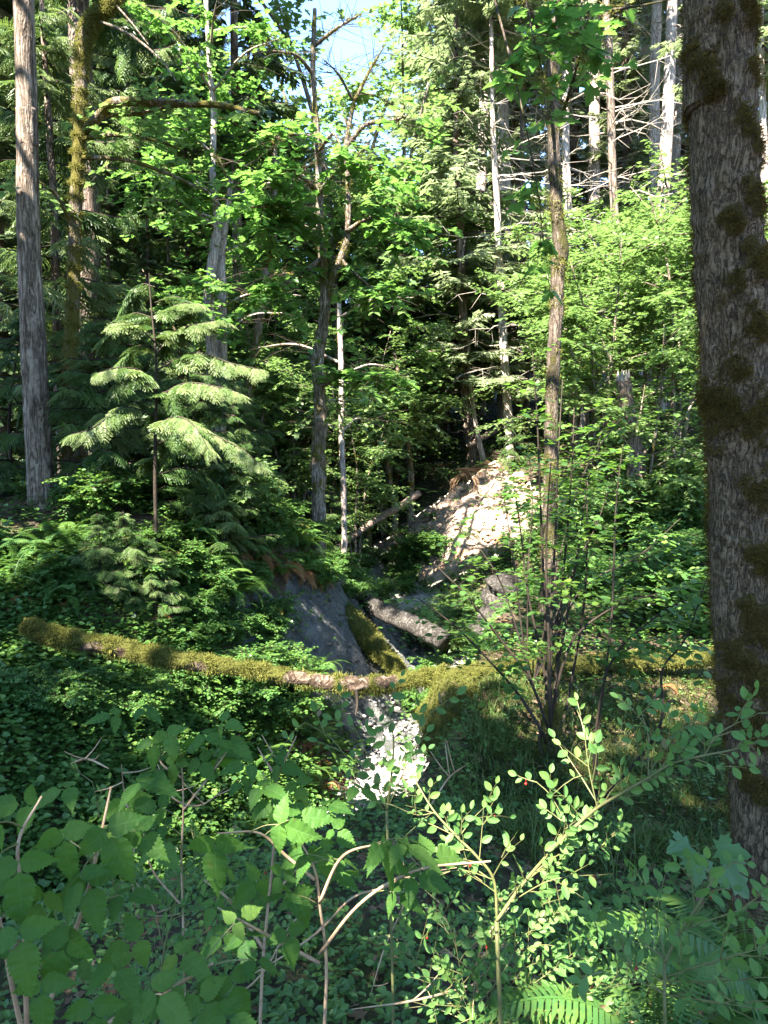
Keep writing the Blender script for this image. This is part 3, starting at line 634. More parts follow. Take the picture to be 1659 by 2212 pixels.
# ------------------------------------------------------------------ the big mossy maple beside the path
def big_tree():
    Y = 3.6
    ctr = [(1683, 2120, 230), (1668, 2000, 190), (1652, 1700, 172), (1622, 1450, 170), (1608, 1250, 164), (1606, 1100, 164), (1600, 900, 166), (1584, 700, 166), (1572, 500, 164), (1561, 250, 160), (1552, 0, 156), (1545, -160, 152)]
    P = [W(x, y, Y) for x, y, w in ctr]; r = [px2r(w, Y) * .86 for x, y, w in ctr]
    P = [P[0] + A([.03, 0, -.7])] + P; r = [r[0] * 1.3] + r
    P = extend_top(P, 13); r.append(.14)
    b = A([P[0][0], P[0][1], gz(P[0][0], P[0][1])])
    root = thing('maple_tree', b, 'thick furrowed trunk with amber moss patches rising beside the red berried bush', 'tree')
    spots = [((1500, 60), .10, .030), ((1540, 110), .08, .02), ((1490, 150), .06, .028), ((1570, 880), .155, .034), ((1590, 800), .09, .02), ((1530, 920), .09, .03), ((1630, 700), .10, .02), ((1650, 560), .11, .022), ((1600, 600), .06, .014), ((1640, 420), .10, .018), ((1615, 250), .08, .012),
             ((1650, 300), .09, .02), ((1640, 900), .12, .024), ((1650, 1050), .10, .02), ((1655, 1200), .10, .024), ((1645, 1350), .13, .03), ((1600, 1450), .11, .024), ((1640, 1470), .15, .03), ((1560, 1500), .10, .022), ((1630, 1560), .13, .022),
             ((1510, 1000), .05, .02), ((1520, 1180), .05, .022), ((1545, 1400), .06, .02), ((1560, 640), .05, .012), ((1520, 540), .06, .016), ((1490, 240), .05, .016), ((1545, 180), .07, .016), ((1570, 20), .05, .015), ((1635, 20), .09, .022), ((1650, 130), .07, .014), ((1590, 470), .07, .016), ((1650, 1700), .10, .016), ((1490, 110), .07, .03)]
    C = [(W(x, y, Y - .17), s, a) for (x, y), s, a in spots]; gg = np.random.default_rng(3)
    def mm(V, D):
        w = np.zeros(V.shape[:-1]); a = np.zeros(V.shape[:-1]); lump = .7 + .5 * np.sin(V[..., 0] * 70 + 3 * np.sin(V[..., 2] * 40)) * np.sin(V[..., 2] * 55 + V[..., 1] * 30)
        for c, s, am in C:
            dd = np.sqrt(((V[..., 0] - c[0]) ** 2 + (V[..., 2] - c[2]) ** 2 * .6) + ((V[..., 1] - c[1]) * .45) ** 2)
            k = np.clip(1.25 - dd / s + .22 * np.sin(V[..., 0] * 31 + V[..., 2] * 23) + .18 * np.sin(V[..., 2] * 61 - V[..., 0] * 47), 0, 1); k = k * k * (3 - 2 * k)
            w = np.maximum(w, k); a = np.maximum(a, k * am * (1 + .25 * lump))
        back = np.clip((V[..., 1] - Y) * 6, 0, 1); return np.maximum(w, back * .8), a * .8 + back * .004
    P2 = spline(P, 240)
    mb = MB()
    sw = lambda p, D: mm(p[:, None, :] + D * .19, D)[1]
    tf = lambda V, D: .5 + .5 * mm(V, D)[0]
    S, D = mb.tube(P, r, 96, 340, rough=.035, seed=5, swell=sw, tintf=lambda V, D: np.clip(.44 + .56 * mm(V, D)[0], 0, 1))
    t = mb.build('trunk', M['big_bark'], root, b, smooth=True)
    front = (S[:, 2] < 4.2) & (S[:, 2] > -3.2); Sf, Df = S[front], D[front]; wf = mm(Sf, Df)[0]
    gg = np.random.default_rng(8)
    pr = np.clip(wf, 0, 1) ** 1.2 + .006; i = gg.choice(len(Sf), 90000, p=pr / pr.sum()); p = Sf[i] + gg.normal(0, .007, (90000, 3)); d = Df[i]
    mb = MB(); a = unit(gg.normal(0, 1, (len(p), 3)) * .8 + d * .9 + A([0, 0, -.25])); mb.inst(FUZZ, p, frames(a, d + gg.normal(0, .4, (len(p), 3))), .016 * gg.uniform(.4, 1.6, len(p)), np.clip(gg.normal(.42, .25, len(p)) + .12 * np.sin(p[:, 0] * 40) * np.sin(p[:, 2] * 33), 0, 1))
    mb.build('moss_clumps', M['moss_amber'], t)
    for q in [t.children[0]]: q.location = (-b).tolist()
    # crown above the frame: gives the shade of the near ground
    limbs = []; lm = MB()
    for a, h, L in ((2.6, 6, 4.5), (3.6, 7.5, 5), (4.4, 9, 4), (1.2, 8, 4), (.2, 10, 4), (3.0, 11, 4), (5.2, 7, 3.5), (2.2, 8.5, 5.5), (1.6, 9.5, 5), (2.9, 8, 5.5)):
        o = A([*trunk_line(P)(A([h]))[0], h]); lp = [o, o + A([cos(a) * L * .5, sin(a) * L * .5, 1.2]), o + A([cos(a) * L, sin(a) * L, 1.8])]; limbs.append(lp); lm.tube(lp, [.09, .06, .02], 8, 12)
    lm.build('limbs', M['maple_bark'], root, b, smooth=True)
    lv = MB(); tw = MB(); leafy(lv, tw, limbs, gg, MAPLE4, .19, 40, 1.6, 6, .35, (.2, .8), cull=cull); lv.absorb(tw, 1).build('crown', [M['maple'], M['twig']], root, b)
big_tree()

# ------------------------------------------------------------------ the fallen mossy log across the ravine
def fallen_log():
    pts = [(52, 1352, 7.2, 22), (75, 1360, 7.2, 38), (110, 1374, 7.2, 44), (170, 1386, 7.2, 40), (233, 1396, 7.25, 36), (300, 1410, 7.3, 40), (360, 1423, 7.3, 40), (460, 1437, 7.4, 36), (552, 1449, 7.5, 33), (640, 1464, 7.5, 32), (743, 1477, 7.5, 36), (800, 1478, 7.55, 34), (840, 1475, 7.6, 33), (919, 1464, 7.7, 34), (986, 1460, 7.8, 44), (1105, 1447, 7.95, 42), (1272, 1434, 8.1, 42), (1406, 1427, 8.2, 40), (1535, 1421, 8.3, 38), (1610, 1420, 8.3, 34)]
    P = [W(x, y, Y) for x, y, Y, w in pts]; r = [px2r(w, Y) * .95 for x, y, Y, w in pts]
    mb = MB()
    bare = [W(640, 1468, 7.4), W(690, 1476, 7.4), W(770, 1476, 7.4), W(835, 1472, 7.45), W(195, 1404, 7.1), W(250, 1414, 7.1), W(420, 1448, 7.2)]
    def mask(V, D):
        k = np.ones(len(V))
        for i, c in enumerate(bare):
            k = np.minimum(k, np.clip((np.linalg.norm((V - c) * A([.8, .5, 1.3]), axis=1) - (.085 if i < 4 else .05)) * 12, 0, 1))
        return k * np.clip(1.2 + D[:, 2] * .9, .0, 1)
    S, D = mb.tube(P, r, 28, 260, rough=.10, seed=4, tintf=lambda V, D: np.clip(.18 + .75 * mask(V, D), 0, 1))
    root = mb.build('fallen_log', M['log_bark'], None, (0, 0, 0), smooth=True)
    tag(root, 'long sagging log covered with moss lying across the ravine', 'fallen log')
    gg = np.random.default_rng(9); pr = mask(S, D) + .01; n = 60000; i = gg.choice(len(S), n, p=pr / pr.sum()); p = S[i] + gg.normal(0, .012, (n, 3)); d = D[i]
    a = unit(gg.normal(0, .8, (n, 3)) + d * 1.0 + A([0, 0, -.15])); mb = MB(); mb.inst(FUZZ, p, frames(a, d + gg.normal(0, .4, (n, 3))), (.021 * gg.uniform(.4, 1.7, n)) * (1 + .5 * np.sin(p[:, 0] * 9 + p[:, 1] * 5) * np.sin(p[:, 0] * 23)), np.clip(gg.normal(.5, .25, n) + .15 * np.sin(p[:, 0] * 13), 0, 1))
    # tatters of moss hanging below the log
    k = (D[:, 2] < -.6) & (S[:, 0] > W(640, 1480, 7.5)[0]) & (S[:, 0] < W(940, 1480, 7.5)[0]); i = gg.choice(np.where(k)[0], 900); p = S[i]; L = .10 * gg.uniform(.2, 1, 900) ** 2
    for q in range(3): mb.inst(FUZZ, p - A([0, 0, 1.]) * (L * q / 3)[:, None] + gg.normal(0, .008, (900, 3)), frames(unit(gg.normal(0, .4, (900, 3)) + A([0, 0, -1.])), gg.normal(0, 1, (900, 3))), .03, gg.uniform(.1, .6, 900))
    mb.build('moss_clumps', M['moss'], root)
    mb = MB()
    mb.tube([W(770, 1490, 7.35), W(772, 1520, 7.33), W(768, 1545, 7.3)], [.02, .015, .006], 6); mb.build('broken_stub', M['twig'], root)
fallen_log()
def log(name, label, pts, mat, seed, moss=0., fz=0, cat='fallen log', ends=1.0):
    P = [W(x, y, Y) for x, y, Y, w in pts]; r = [px2r(w, Y) for x, y, Y, w in pts]; mb = MB()
    S, D = mb.tube(P, r, 16, 60, rough=.08, seed=seed, tint=.5 + moss); o = mb.build(name, M[mat], None, (0, 0, 0), smooth=True); tag(o, label, cat)
    if fz: fuzz('moss_clumps', S, D, 'moss', o, (0, 0, 0), fz, .05, np.random.default_rng(seed), mask=lambda p, d: d[:, 2] > -.3)
    return o
log('fallen_log', 'dark bare log with rough bark lying in the leafy gully', [(770, 1290, 14.2, 30), (800, 1306, 13.6, 38), (850, 1332, 13.0, 42), (905, 1356, 12.4, 46), (960, 1385, 12.0, 46)], 'dark_bark', 31)
log('fallen_log', 'slim pale log slanting up to the sandy cliff past a young hemlock', [(712, 1200, 17, 13), (760, 1160, 17.5, 15), (810, 1125, 18, 15), (860, 1095, 18.6, 16), (905, 1065, 19.0, 15)], 'cane_bark', 32)
log('fallen_log', 'weathered log resting on the crest behind the pale leaning trunks', [(1010, 965, 23.5, 12), (1060, 935, 24, 15), (1110, 905, 25, 14), (1150, 885, 26, 12)], 'cane_bark', 33)
log('fallen_log', 'moss grown log sloping down the edge of the grey clay', [(688, 1265, 13.6, 46), (720, 1305, 13.2, 56), (765, 1352, 12.7, 60), (810, 1400, 12.3, 52), (850, 1440, 12.0, 42), (880, 1470, 11.8, 20)], 'log_bark', 34, .4, 9000)

# ------------------------------------------------------------------ single trees of the near forest
def simple_crown(root, P, b, z0, z1, L0, nb, tpls, mat, slen, per, droop, seed, tints=(.2, .8), hang=.3, up=.1, shape=.7, dead=None, cullf=True):
    c, w = conifer_parts(z1, z0, L0, nb, tpls, slen, per, droop, up, seed, tints, shape, hang, trunk_line(P))
    c.absorb(w, 1)
    if dead: c.absorb(dead_parts(*dead, seed=seed + 1, trunk=trunk_line(P)), 2)
    return c.build('crown', [M[mat], M['twig'], M['deadwood']], root, b)
F7 = [fir_tpl(6, i + 5, .07, 48, .6) for i in range(3)]
r_, P_, q_, o_, sd_ = px_trunk('fir_tree', 'tall straight grey trunk with sunlit top standing on the brow above the log', 'tree', [(92, 1150, 10, 66), (88, 1060, 10, 56), (80, 900, 10, 55), (70, 700, 10, 52), (62, 500, 10, 48), (58, 250, 10, 44), (52, 0, 10, 42)], 26, 'grey_bark', 20, seed=41, rough=.06)
simple_crown(r_, P_, P_[0], 13, 20, 2.0, 26, F7, 'fir', .8, 12, .3, 42)
r_, P_, q_, o_, sd_ = px_trunk('fir_tree', 'thick dark conifer trunk in the shade behind the curved mossy limb', 'tree', [(150, 1080, 16, 64), (160, 900, 16, 60), (185, 650, 16, 50), (192, 500, 16, 46), (180, 250, 16, 46), (168, 0, 16, 44)], 30, 'fir_bark', 18, seed=43)
simple_crown(r_, P_, P_[0], 9, 29, 3.8, 110, CEDAR, 'cedar', .95, 18, .35, 44, (.1, .7))
r_, P_, q_, o_, sd_ = px_trunk('hemlock_tree', 'thin reddish trunk between the grey trunk and the mossy maple', 'tree', [(140, 1120, 13, 20), (125, 800, 13, 19), (118, 480, 13, 17), (105, 250, 13, 14), (92, 40, 13, 11)], 13, 'fir_bark', 10, seed=45)
simple_crown(r_, P_, P_[0], 1.2, 12.5, 1.9, 80, CEDAR, 'cedar', .6, 13, .3, 46, (.3, 1))
# mossy leaning maple with its bent limb
def bent_maple():
    root, P, r, o, sd = px_trunk('maple_tree', 'moss covered maple bending over at the top beside the dark trunk', 'tree', [(160, 1100, 11, 40), (150, 900, 11, 34), (155, 700, 11, 30), (162, 500, 11, 27), (170, 330, 11, 26), (176, 170, 11, 27), (182, 90, 11, 29), (204, 42, 11, 31), (240, 8, 11, 27), (300, -60, 11, 23), (380, -160, 11.2, 18)], -9, 'maple_bark', 16, seed=47, moss=.28)
    S, D = sd; fuzz('moss_clumps', S, D, 'moss', o, (0, 0, 0), 14000, .045, np.random.default_rng(4), (.3, 1), spread=.03); o.children[0].location = (-P[0]).tolist()
    L1 = [W(185, 285, 11), W(215, 250, 10.8), W(245, 222, 10.6), (W(300, 220, 10.4)), W(400, 224, 10.2), W(480, 228, 10), W(560, 246, 9.8)]
    L2 = [W(215, 250, 10.8), W(300, 246, 10.6), W(360, 232, 10.4), W(420, 228, 10.2)]
    L3 = [W(208, 44, 11), W(255, 62, 10.8), W(300, 88, 10.6), W(350, 132, 10.4), W(382, 178, 10.3)]
    L4 = [W(246, 6, 11), W(285, 50, 10.8), W(322, 98, 10.6)]
    L5 = [W(175, 300, 11), W(250, 292, 10.8), W(330, 302, 10.5), W(395, 325, 10.3)]
    L6 = [W(170, 340, 11), W(270, 345, 10.7), W(360, 375, 10.4), W(450, 415, 10.2)]
    L7 = [W(160, 500, 11), W(120, 420, 10.6), W(60, 380, 10.3)]
    mb = MB()
    for l, rr in ((L1, .075), (L2, .03), (L3, .02), (L4, .014), (L5, .035), (L6, .035), (L7, .03)):
        mb.tube(l, [rr, rr * .85, rr * .4], 8, 30, rough=.06, tint=.7 if rr > .025 else .2)
    S = np.vstack(mb.v); mb.build('limbs', M['maple_bark'], root, P[0], smooth=True)
    lv = MB(); tw = MB(); leafy(lv, tw, [L1, L2, L5, L6, L7], np.random.default_rng(12), MAPLE, .115, 10, .7, 4, .3, (.3, 1), upw=.15)
    lv.absorb(tw, 1).build('crown', [M['maple_lit'], M['twig']], root, P[0])
bent_maple()
def maple(label, stems, limbs, lim_r, leaf, mat, size, twigs, tl, per, seed, moss=.2, fz=6000, top=-9, bark='maple_bark', dx=.7, tints=(.2, .9), cat='tree', flat=.32, extra_top=None, auto=0, aut_L=2.):
    root = None; gg = np.random.default_rng(seed); allP = []
    for k, st in enumerate(stems):
        P = [W(p[0], p[1], p[2]) for p in st]; r = [px2r(p[3], p[2]) for p in st]
        if k == 0:
            b = P[0].copy(); b[2] = gz(b[0], b[1]) - .2; P = [b] + P; r = [r[0] * 1.35] + r; root = thing('maple_tree', b, label, cat); mb = MB()
            if top > P[-1][2]: P = extend_top(P, top); r.append(r[-1] * .4)
        S, D = mb.tube(P, r, 14, max(24, len(P) * 10), rough=.10, seed=seed + k, tint=.5 + moss); allP.append(P)
        for q in range(auto):
            f = gg.uniform(.35, 1); o = spline(P, 20)[int(f * 19)]; a = gg.uniform(0, 6.28); L = aut_L * gg.uniform(.5, 1.1)
            limbs = limbs + [[tuple(o), tuple(o + A([cos(a) * L * .5, sin(a) * L * .5, L * .22])), tuple(o + A([cos(a) * L, sin(a) * L, L * .2]))]]; lim_r = lim_r + [.03]
    lims = []
    for l, rr in zip(limbs, lim_r):
        q = [W(*p) for p in l] if len(l[0]) == 3 and abs(l[0][0]) > 30 else [A(p) for p in l]
        lims.append(q); mb.tube(q, [rr, rr * .7, rr * .25], 8, 20, rough=.07, tint=.5 + moss, seed=seed)
    SS = np.vstack(mb.v); o = mb.build('trunk', M[bark], root, b, smooth=True)
    if fz:
        i = gg.integers(0, len(SS), fz); p = SS[i] + gg.normal(0, .03, (fz, 3)); k = np.sin(p[:, 2] * 5 + seed) + np.sin(p[:, 2] * 11 + p[:, 0] * 9) > .2; p = p[k]; n = len(p)
        f = MB(); f.inst(FUZZ, p, frames(unit(gg.normal(0, 1, (n, 3)) + A([0, 0, -.2])), gg.normal(0, 1, (n, 3))), .05 * gg.uniform(.5, 1.3, n), gg.uniform(.1, 1, n)); m_ = f.build('moss_clumps', M['moss'], o); m_.location = (-b).tolist()
    if twigs:
        lv = MB(); tw = MB(); leafy(lv, tw, lims, gg, leaf, size, twigs, tl, per, flat, tints, start=.15, cull=cull); lv.absorb(tw, 1).build('crown', [M[mat], M['twig']], root, b)
    return root
# the mossy forked maple at the middle
maple('slim forked maple with mossy knobs above the clay slope', [
    [(690, 1235, 13.8, 34), (688, 1100, 13.8, 30), (688, 1000, 13.8, 36), (686, 985, 13.8, 30), (692, 910, 13.8, 32), (690, 850, 13.8, 25), (686, 780, 13.8, 31), (694, 730, 13.8, 25), (702, 660, 13.8, 25), (700, 600, 13.8, 20), (692, 480, 13.8, 17), (690, 400, 13.8, 15), (684, 280, 13.8, 13), (676, 150, 13.8, 11), (680, 20, 13.8, 9)],
    [(704, 650, 13.8, 20), (718, 600, 13.8, 18), (735, 560, 13.9, 15), (750, 510, 14, 12), (752, 400, 14.1, 11), (748, 310, 14.2, 10), (765, 220, 14.3, 8)]],
    [[(693, 560, 13.8), (640, 600, 13.3), (590, 625, 13), (560, 640, 12.8)], [(690, 470, 13.8), (640, 450, 13), (580, 445, 12.4), (520, 450, 12)], [(688, 420, 13.8), (730, 370, 13), (790, 360, 12.5), (830, 400, 12.2)], [(690, 500, 13.8), (620, 480, 13.2), (570, 500, 12.8)],
     [(750, 500, 14), (800, 470, 13.4), (850, 480, 13), (880, 500, 12.8)], [(684, 300, 13.8), (640, 290, 13), (590, 300, 12.5)], [(686, 330, 13.8), (720, 290, 13.2), (740, 330, 12.6)], [(748, 320, 14.2), (790, 270, 14), (850, 260, 13.8), (880, 250, 13.6)], [(752, 400, 14), (770, 340, 13.6), (800, 310, 13.2)], [(690, 420, 13.8), (650, 380, 13), (610, 370, 12.5), (560, 400, 12.2)],
     [(676, 160, 13.8), (640, 120, 13.3), (590, 110, 13)], [(678, 100, 13.8), (730, 60, 13.5), (780, 30, 13.3)], [(765, 220, 14.3), (800, 150, 14.3), (830, 100, 14.3)], [(735, 560, 13.9), (800, 620, 13.5), (840, 640, 13.2)], [(690, 840, 13.8), (735, 815, 13.4), (790, 812, 13), (830, 826, 12.8)], [(765, 220, 14.3), (730, 160, 14), (700, 130, 13.8)]],
    [.05, .05, .05, .03, .05, .04, .04, .05, .03, .05, .04, .04, .04, .035, .035, .03], MAPLE, 'maple', .155, 27, .95, 6, 51, .06, 16000, tints=(.3, 1))
maple('twin grey stems of a maple rising through drooping dark foliage', [
    [(450, 1150, 16, 30), (455, 900, 16, 26), (458, 750, 16, 24), (452, 640, 16, 22), (462, 540, 16, 22), (470, 480, 16, 18), (460, 380, 16, 15), (462, 250, 16, 13), (452, 130, 16, 11), (445, 0, 16, 9)],
    [(470, 1140, 16.3, 26), (478, 900, 16.3, 24), (480, 700, 16.3, 22), (478, 560, 16.2, 20), (488, 480, 16, 14), (500, 380, 16, 10)]], [], [], MAPLE4, 'maple', .17, 16, 1.1, 6, 53, .1, 9000, auto=9, aut_L=2.2, bark='pale_bark')
maple('curved mossy maple leaning between the twin stems and the forked maple', [
    [(525, 1010, 17, 22), (535, 880, 17, 20), (550, 760, 17, 18), (566, 660, 17, 20), (580, 560, 17, 19), (590, 490, 17, 18), (596, 400, 17, 14), (590, 280, 17, 10)]], [[(588, 500, 17), (610, 470, 16.5), (650, 420, 16)], [(575, 600, 17), (610, 590, 16.6), (660, 600, 16.3)]], [.05, .05], MAPLE4, 'maple', .17, 24, 1.2, 6, 55, .25, 6000, auto=7, aut_L=2.5)
maple('thin pale sunlit stem just behind the forked maple', [[(744, 1185, 16, 13), (742, 1050, 16, 12), (738, 950, 16, 13), (738, 850, 16, 12), (736, 760, 16, 12), (732, 650, 16, 9)]], [], [], MAPLE4, 'maple_lit', .15, 22, 1.1, 6, 57, .05, 2500, auto=6, bark='pale_bark')
maple('bare mossy stem tilting away in the dark hollow', [[(795, 1120, 21, 13), (780, 1050, 21, 12), (770, 980, 21, 12), (762, 900, 21, 10), (757, 800, 21, 8)]], [], [], MAPLE4, 'maple', .15, 16, 1.2, 6, 59, .3, 2500, auto=4)
maple('thin stem leaning over the dark hollow with lichen streaks', [[(887, 1020, 22, 13), (880, 960, 22, 13), (872, 900, 22, 12), (866, 840, 22, 9), (852, 760, 22, 7)]], [], [], MAPLE4, 'maple_lit', .16, 24, 1.2, 6, 61, .1, 2000, auto=6)
maple('slender dark stem in the hollow ahead of the leaning lichened stem', [[(852, 1100, 21, 12), (836, 1000, 21, 11), (826, 900, 21, 10), (822, 800, 21, 8)]], [], [], MAPLE4, 'maple_lit', .16, 24, 1.3, 6, 63, .1, 2000, auto=6)
# the dark maple trunk right of the middle
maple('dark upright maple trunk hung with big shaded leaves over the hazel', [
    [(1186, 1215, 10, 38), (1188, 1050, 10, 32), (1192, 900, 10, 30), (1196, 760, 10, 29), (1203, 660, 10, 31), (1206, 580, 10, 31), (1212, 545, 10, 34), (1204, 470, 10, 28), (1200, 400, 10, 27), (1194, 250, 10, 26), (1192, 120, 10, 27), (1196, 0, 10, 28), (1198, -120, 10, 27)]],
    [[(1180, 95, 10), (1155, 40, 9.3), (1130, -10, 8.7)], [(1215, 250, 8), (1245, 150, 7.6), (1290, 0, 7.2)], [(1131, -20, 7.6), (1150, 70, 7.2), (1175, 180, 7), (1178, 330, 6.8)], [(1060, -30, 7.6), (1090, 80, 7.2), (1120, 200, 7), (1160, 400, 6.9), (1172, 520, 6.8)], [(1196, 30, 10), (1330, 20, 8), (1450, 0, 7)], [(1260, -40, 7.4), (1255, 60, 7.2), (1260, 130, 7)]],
    [.045, .022, .012, .012, .02, .012], MAPLE, 'maple', .155, 9, .5, 3, 65, .18, 16000, top=9, tints=(.0, .45), flat=.28, bark='shade_bark')  # low leaf tints and darker bark carry the canopy shade in colour
# broken snag
def snag():
    P = [W(x, y, 15) for x, y in ((1372, 1010), (1366, 960), (1358, 900), (1346, 820))]; b = P[0].copy(); b[2] = min(gz(b[0], b[1]) - .2, b[2] - .3); mb = MB(); P = [b] + P
    mb.tube(P, [.20, .17, .165, .155, .145], 18, 40, rough=.10, seed=7, tint=.55)
    root = thing('tree_snag', b, 'short broken dead trunk with a jagged top among the bright maples', 'dead tree'); mb.build('trunk', M['fir_bark'], root, b, smooth=True)
    mb = MB(); t = P[-1]; gg = np.random.default_rng(2)
    for k in range(9):
        a = k * .7; p = t + A([cos(a) * .11, sin(a) * .11, -.04]); mb.tube([p, p + A([0, 0, .10]), p + A([gg.normal(0, .02), 0, gg.uniform(.12, .3)])], [.045, .035, .004], 5, 6)
    mb.build('splinters', M['deadwood'], root, b)
snag()
# pale twin trunks on the crest of the sandy cliff
def crest_tree(label, pts, top, bark, crown, dead, seed, name='fir_tree', tw=None):
    root, P, r, o, sd = px_trunk(name, label, 'tree', pts, top, bark, 14, seed=seed, rough=.07)
    if crown: simple_crown(root, P, P[0], *crown, seed=seed, dead=dead)
    return root
fc_ = lambda z0, z1, L0, nb, mat='fir_lit', droop=.3, per=16: dict(z0=z0, z1=z1, L0=L0, nb=nb, tpls=F7, mat=mat, slen=.85, per=per, droop=droop, tints=(.35, 1))
def crest(label, pts, top, bark, z0, z1, L0, nb, dead, seed, **k):
    root, P, r, o, sd = px_trunk('fir_tree', label, 'tree', pts, top, bark, 14, seed=seed, rough=.07)
    simple_crown(root, P, P[0], z0, z1, L0, nb, F7, k.get('mat', 'fir_lit'), .85, k.get('per', 17), k.get('droop', .26), seed, k.get('tints', (.3, 1)), dead=dead)
crest('dark furrowed fir with level sprays on the crest of the sandy cliff', [(1022, 985, 24, 30), (1012, 900, 24, 25), (1004, 820, 24, 23), (1001, 700, 24, 22), (998, 600, 24, 20), (993, 480, 24, 18), (985, 350, 24, 14), (985, 200, 24, 10)], 21, 'fir_bark', 2.4, 20, 4.6, 110, (1.0, 5, 14, 1.6), 71)
crest('thin pale trunk curving up against the dark furrowed fir', [(1042, 985, 23.6, 13), (1030, 930, 23.6, 11), (1020, 860, 23.7, 10), (1014, 780, 23.8, 9), (1010, 700, 23.9, 7)], -9, 'pale_bark', 3.2, 4.6, 1.0, 6, None, 72, per=8)
crest('pale grey trunk with bare dead limbs at the edge of the cliff crest', [(1104, 995, 23, 22), (1100, 930, 23, 21), (1092, 820, 23, 20), (1086, 700, 23, 18), (1078, 560, 23, 16), (1074, 450, 23, 14), (1066, 300, 23, 11), (1062, 120, 23, 9)], 24, 'pale_bark', 13, 23, 3.6, 60, (2.5, 15, 60, 3.0), 73)
crest('tall dark trunk fringed with dead limbs beyond the bright vine maples', [(1345, 860, 23, 20), (1338, 600, 23, 20), (1325, 420, 23, 18), (1320, 250, 23, 17), (1315, 100, 23, 16), (1308, -60, 23, 15)], 33, 'grey_bark', 17, 32, 3.4, 90, (4, 19, 80, 2.6), 74)
crest('pale trunk with drooping dead limbs behind the dark upright maple', [(1250, 880, 24, 26), (1242, 700, 24, 23), (1232, 560, 24, 21), (1225, 400, 24, 18), (1222, 200, 24, 15)], 28, 'pale_bark', 14, 27, 3.6, 70, (3, 16, 70, 3.0), 75)
crest('dark bare trunk standing close behind the pale cliff edge trunk', [(1138, 960, 27, 15), (1134, 700, 27, 14), (1130, 450, 27, 12), (1128, 250, 27, 10)], 26, 'fir_bark', 14, 25, 3.2, 60, (2, 16, 60, 2.6), 76)
crest('pale straight trunk half hidden behind the thick amber moss trunk', [(1660, 700, 20, 18), (1655, 500, 20, 17), (1648, 250, 20, 15), (1643, 0, 20, 14)], 26, 'pale_bark', 9, 25, 3, 60, (3, 12, 30, 2.4), 77)

# ------------------------------------------------------------------ forest behind: copies with their own spots
SPOT = {}
def place(kind, px, Y, s, label, group=None, sink=.15, i=None):
    x = (px - 829.5) / 1534 * Y; k = K[kind][g.integers(0, len(K[kind])) if i is None else i]
    return k.put((x, Y, gz(x, Y) - sink), g.uniform(0, 6.28), s, label, group)
FAR = [('bare_fir', 1180, 31, 1.0), ('bare_fir', 1270, 33, 1.05), ('bare_fir', 1400, 30, .95), ('bare_fir', 1440, 35, 1.0), ('bare_fir', 1500, 31, 1.05), ('fir', 1050, 34, 1.0), ('fir', 940, 38, .95), ('bare_fir', 1150, 38, 1.1), ('fir', 1255, 43, 1.0), ('bare_fir', 1370, 39, 1.05), ('fir', 1480, 42, 1.1), ('fir', 1590, 36, 1.0), ('fir', 1700, 30, 1.0), ('bare_fir', 1085, 29, .95), ('bare_fir', 1035, 31, .9), ('fir', 1330, 50, 1.1), ('fir', 1560, 52, 1.1), ('fir', 1110, 33, .95), ('fir', 1230, 35, 1.0), ('fir', 1330, 33, .9), ('fir', 1450, 37, 1.05), ('fir', 1000, 36, .9), ('fir', 1400, 45, 1.1), ('bare_fir', 1550, 27, .9), ('bare_fir', 1420, 25, .85)]
for k, px, Y, s in FAR: place(k, px, Y, s, 'tall slim conifer in the sunny stand beyond the sandy cliff', 'conifers beyond the sandy cliff')
LEFT = [('cedar', 300, 24, 1.0), ('cedar', 390, 27, 1.05), ('cedar', 240, 29, 1.1), ('cedar', 340, 33, 1.15), ('hemlock', 100, 19, .5), ('hemlock', 20, 16, .45), ('hemlock', 250, 19, .42), ('hemlock', 370, 18, .36), ('hemlock', 420, 21, .5), ('hemlock', 330, 15, .3), ('hemlock', 540, 26, .62), ('hemlock', 480, 31, .8), ('hemlock', 10, 22, 1.1), ('hemlock', 130, 26, 1.1), ('cedar', 470, 36, 1.0), ('hemlock', 620, 33, .62), ('cedar', 40, 31, 1.2), ('cedar', 150, 36, 1.2), ('hemlock', 560, 40, .85), ('hemlock', 730, 36, .5),  ('hemlock', 680, 44, .6), ('hemlock', 780, 46, .55), ('cedar', 1000, 56, .9)]
for k, px, Y, s in LEFT: place(k, px, Y, s, 'shaded evergreen in the deep woods behind the twin grey stems', 'evergreens of the deep woods')
for px, Y, s in ((1290, 17, .95), (1380, 19, 1.0), (1460, 17, .95), (1340, 24, 1.15), (1240, 21, .95), (1440, 25, 1.2), (1540, 21, 1.1), (1180, 26, 1.1), (1500, 28, 1.3), (1280, 29, 1.3), (1600, 18, 1.0), (1400, 15, .7), (1120, 30, 1.1)):
    place('vine_maple', px, Y, s, 'sunlit vine maple on the slope around the broken snag', 'vine maples on the sunny slope')
for px, Y, s in ((770, 18, .6), (850, 26, 1.1), (900, 29, 1.1), (760, 23, 1.0), (960, 29, 1.2), (900, 32, 1.1), (830, 23, .8), (800, 28, 1.3), (700, 25, 1.0), (620, 22, .9), (940, 28, 1.1), (560, 24, 1.0), (540, 18, .8), (640, 19, .85), (450, 20, .9), (690, 20, .8)):
    place('vine_maple', px, Y, s, 'understory maple in the hollow behind the forked maple', 'maples in the hollow')
for px, Y, s in ((750, 26, 1.25), (690, 31, 1.3), (615, 28, 1.15), (830, 33, 1.25)): place('big_maple', px, Y, s, 'tall leafy maple against the blue gap of sky', 'maples under the sky gap')
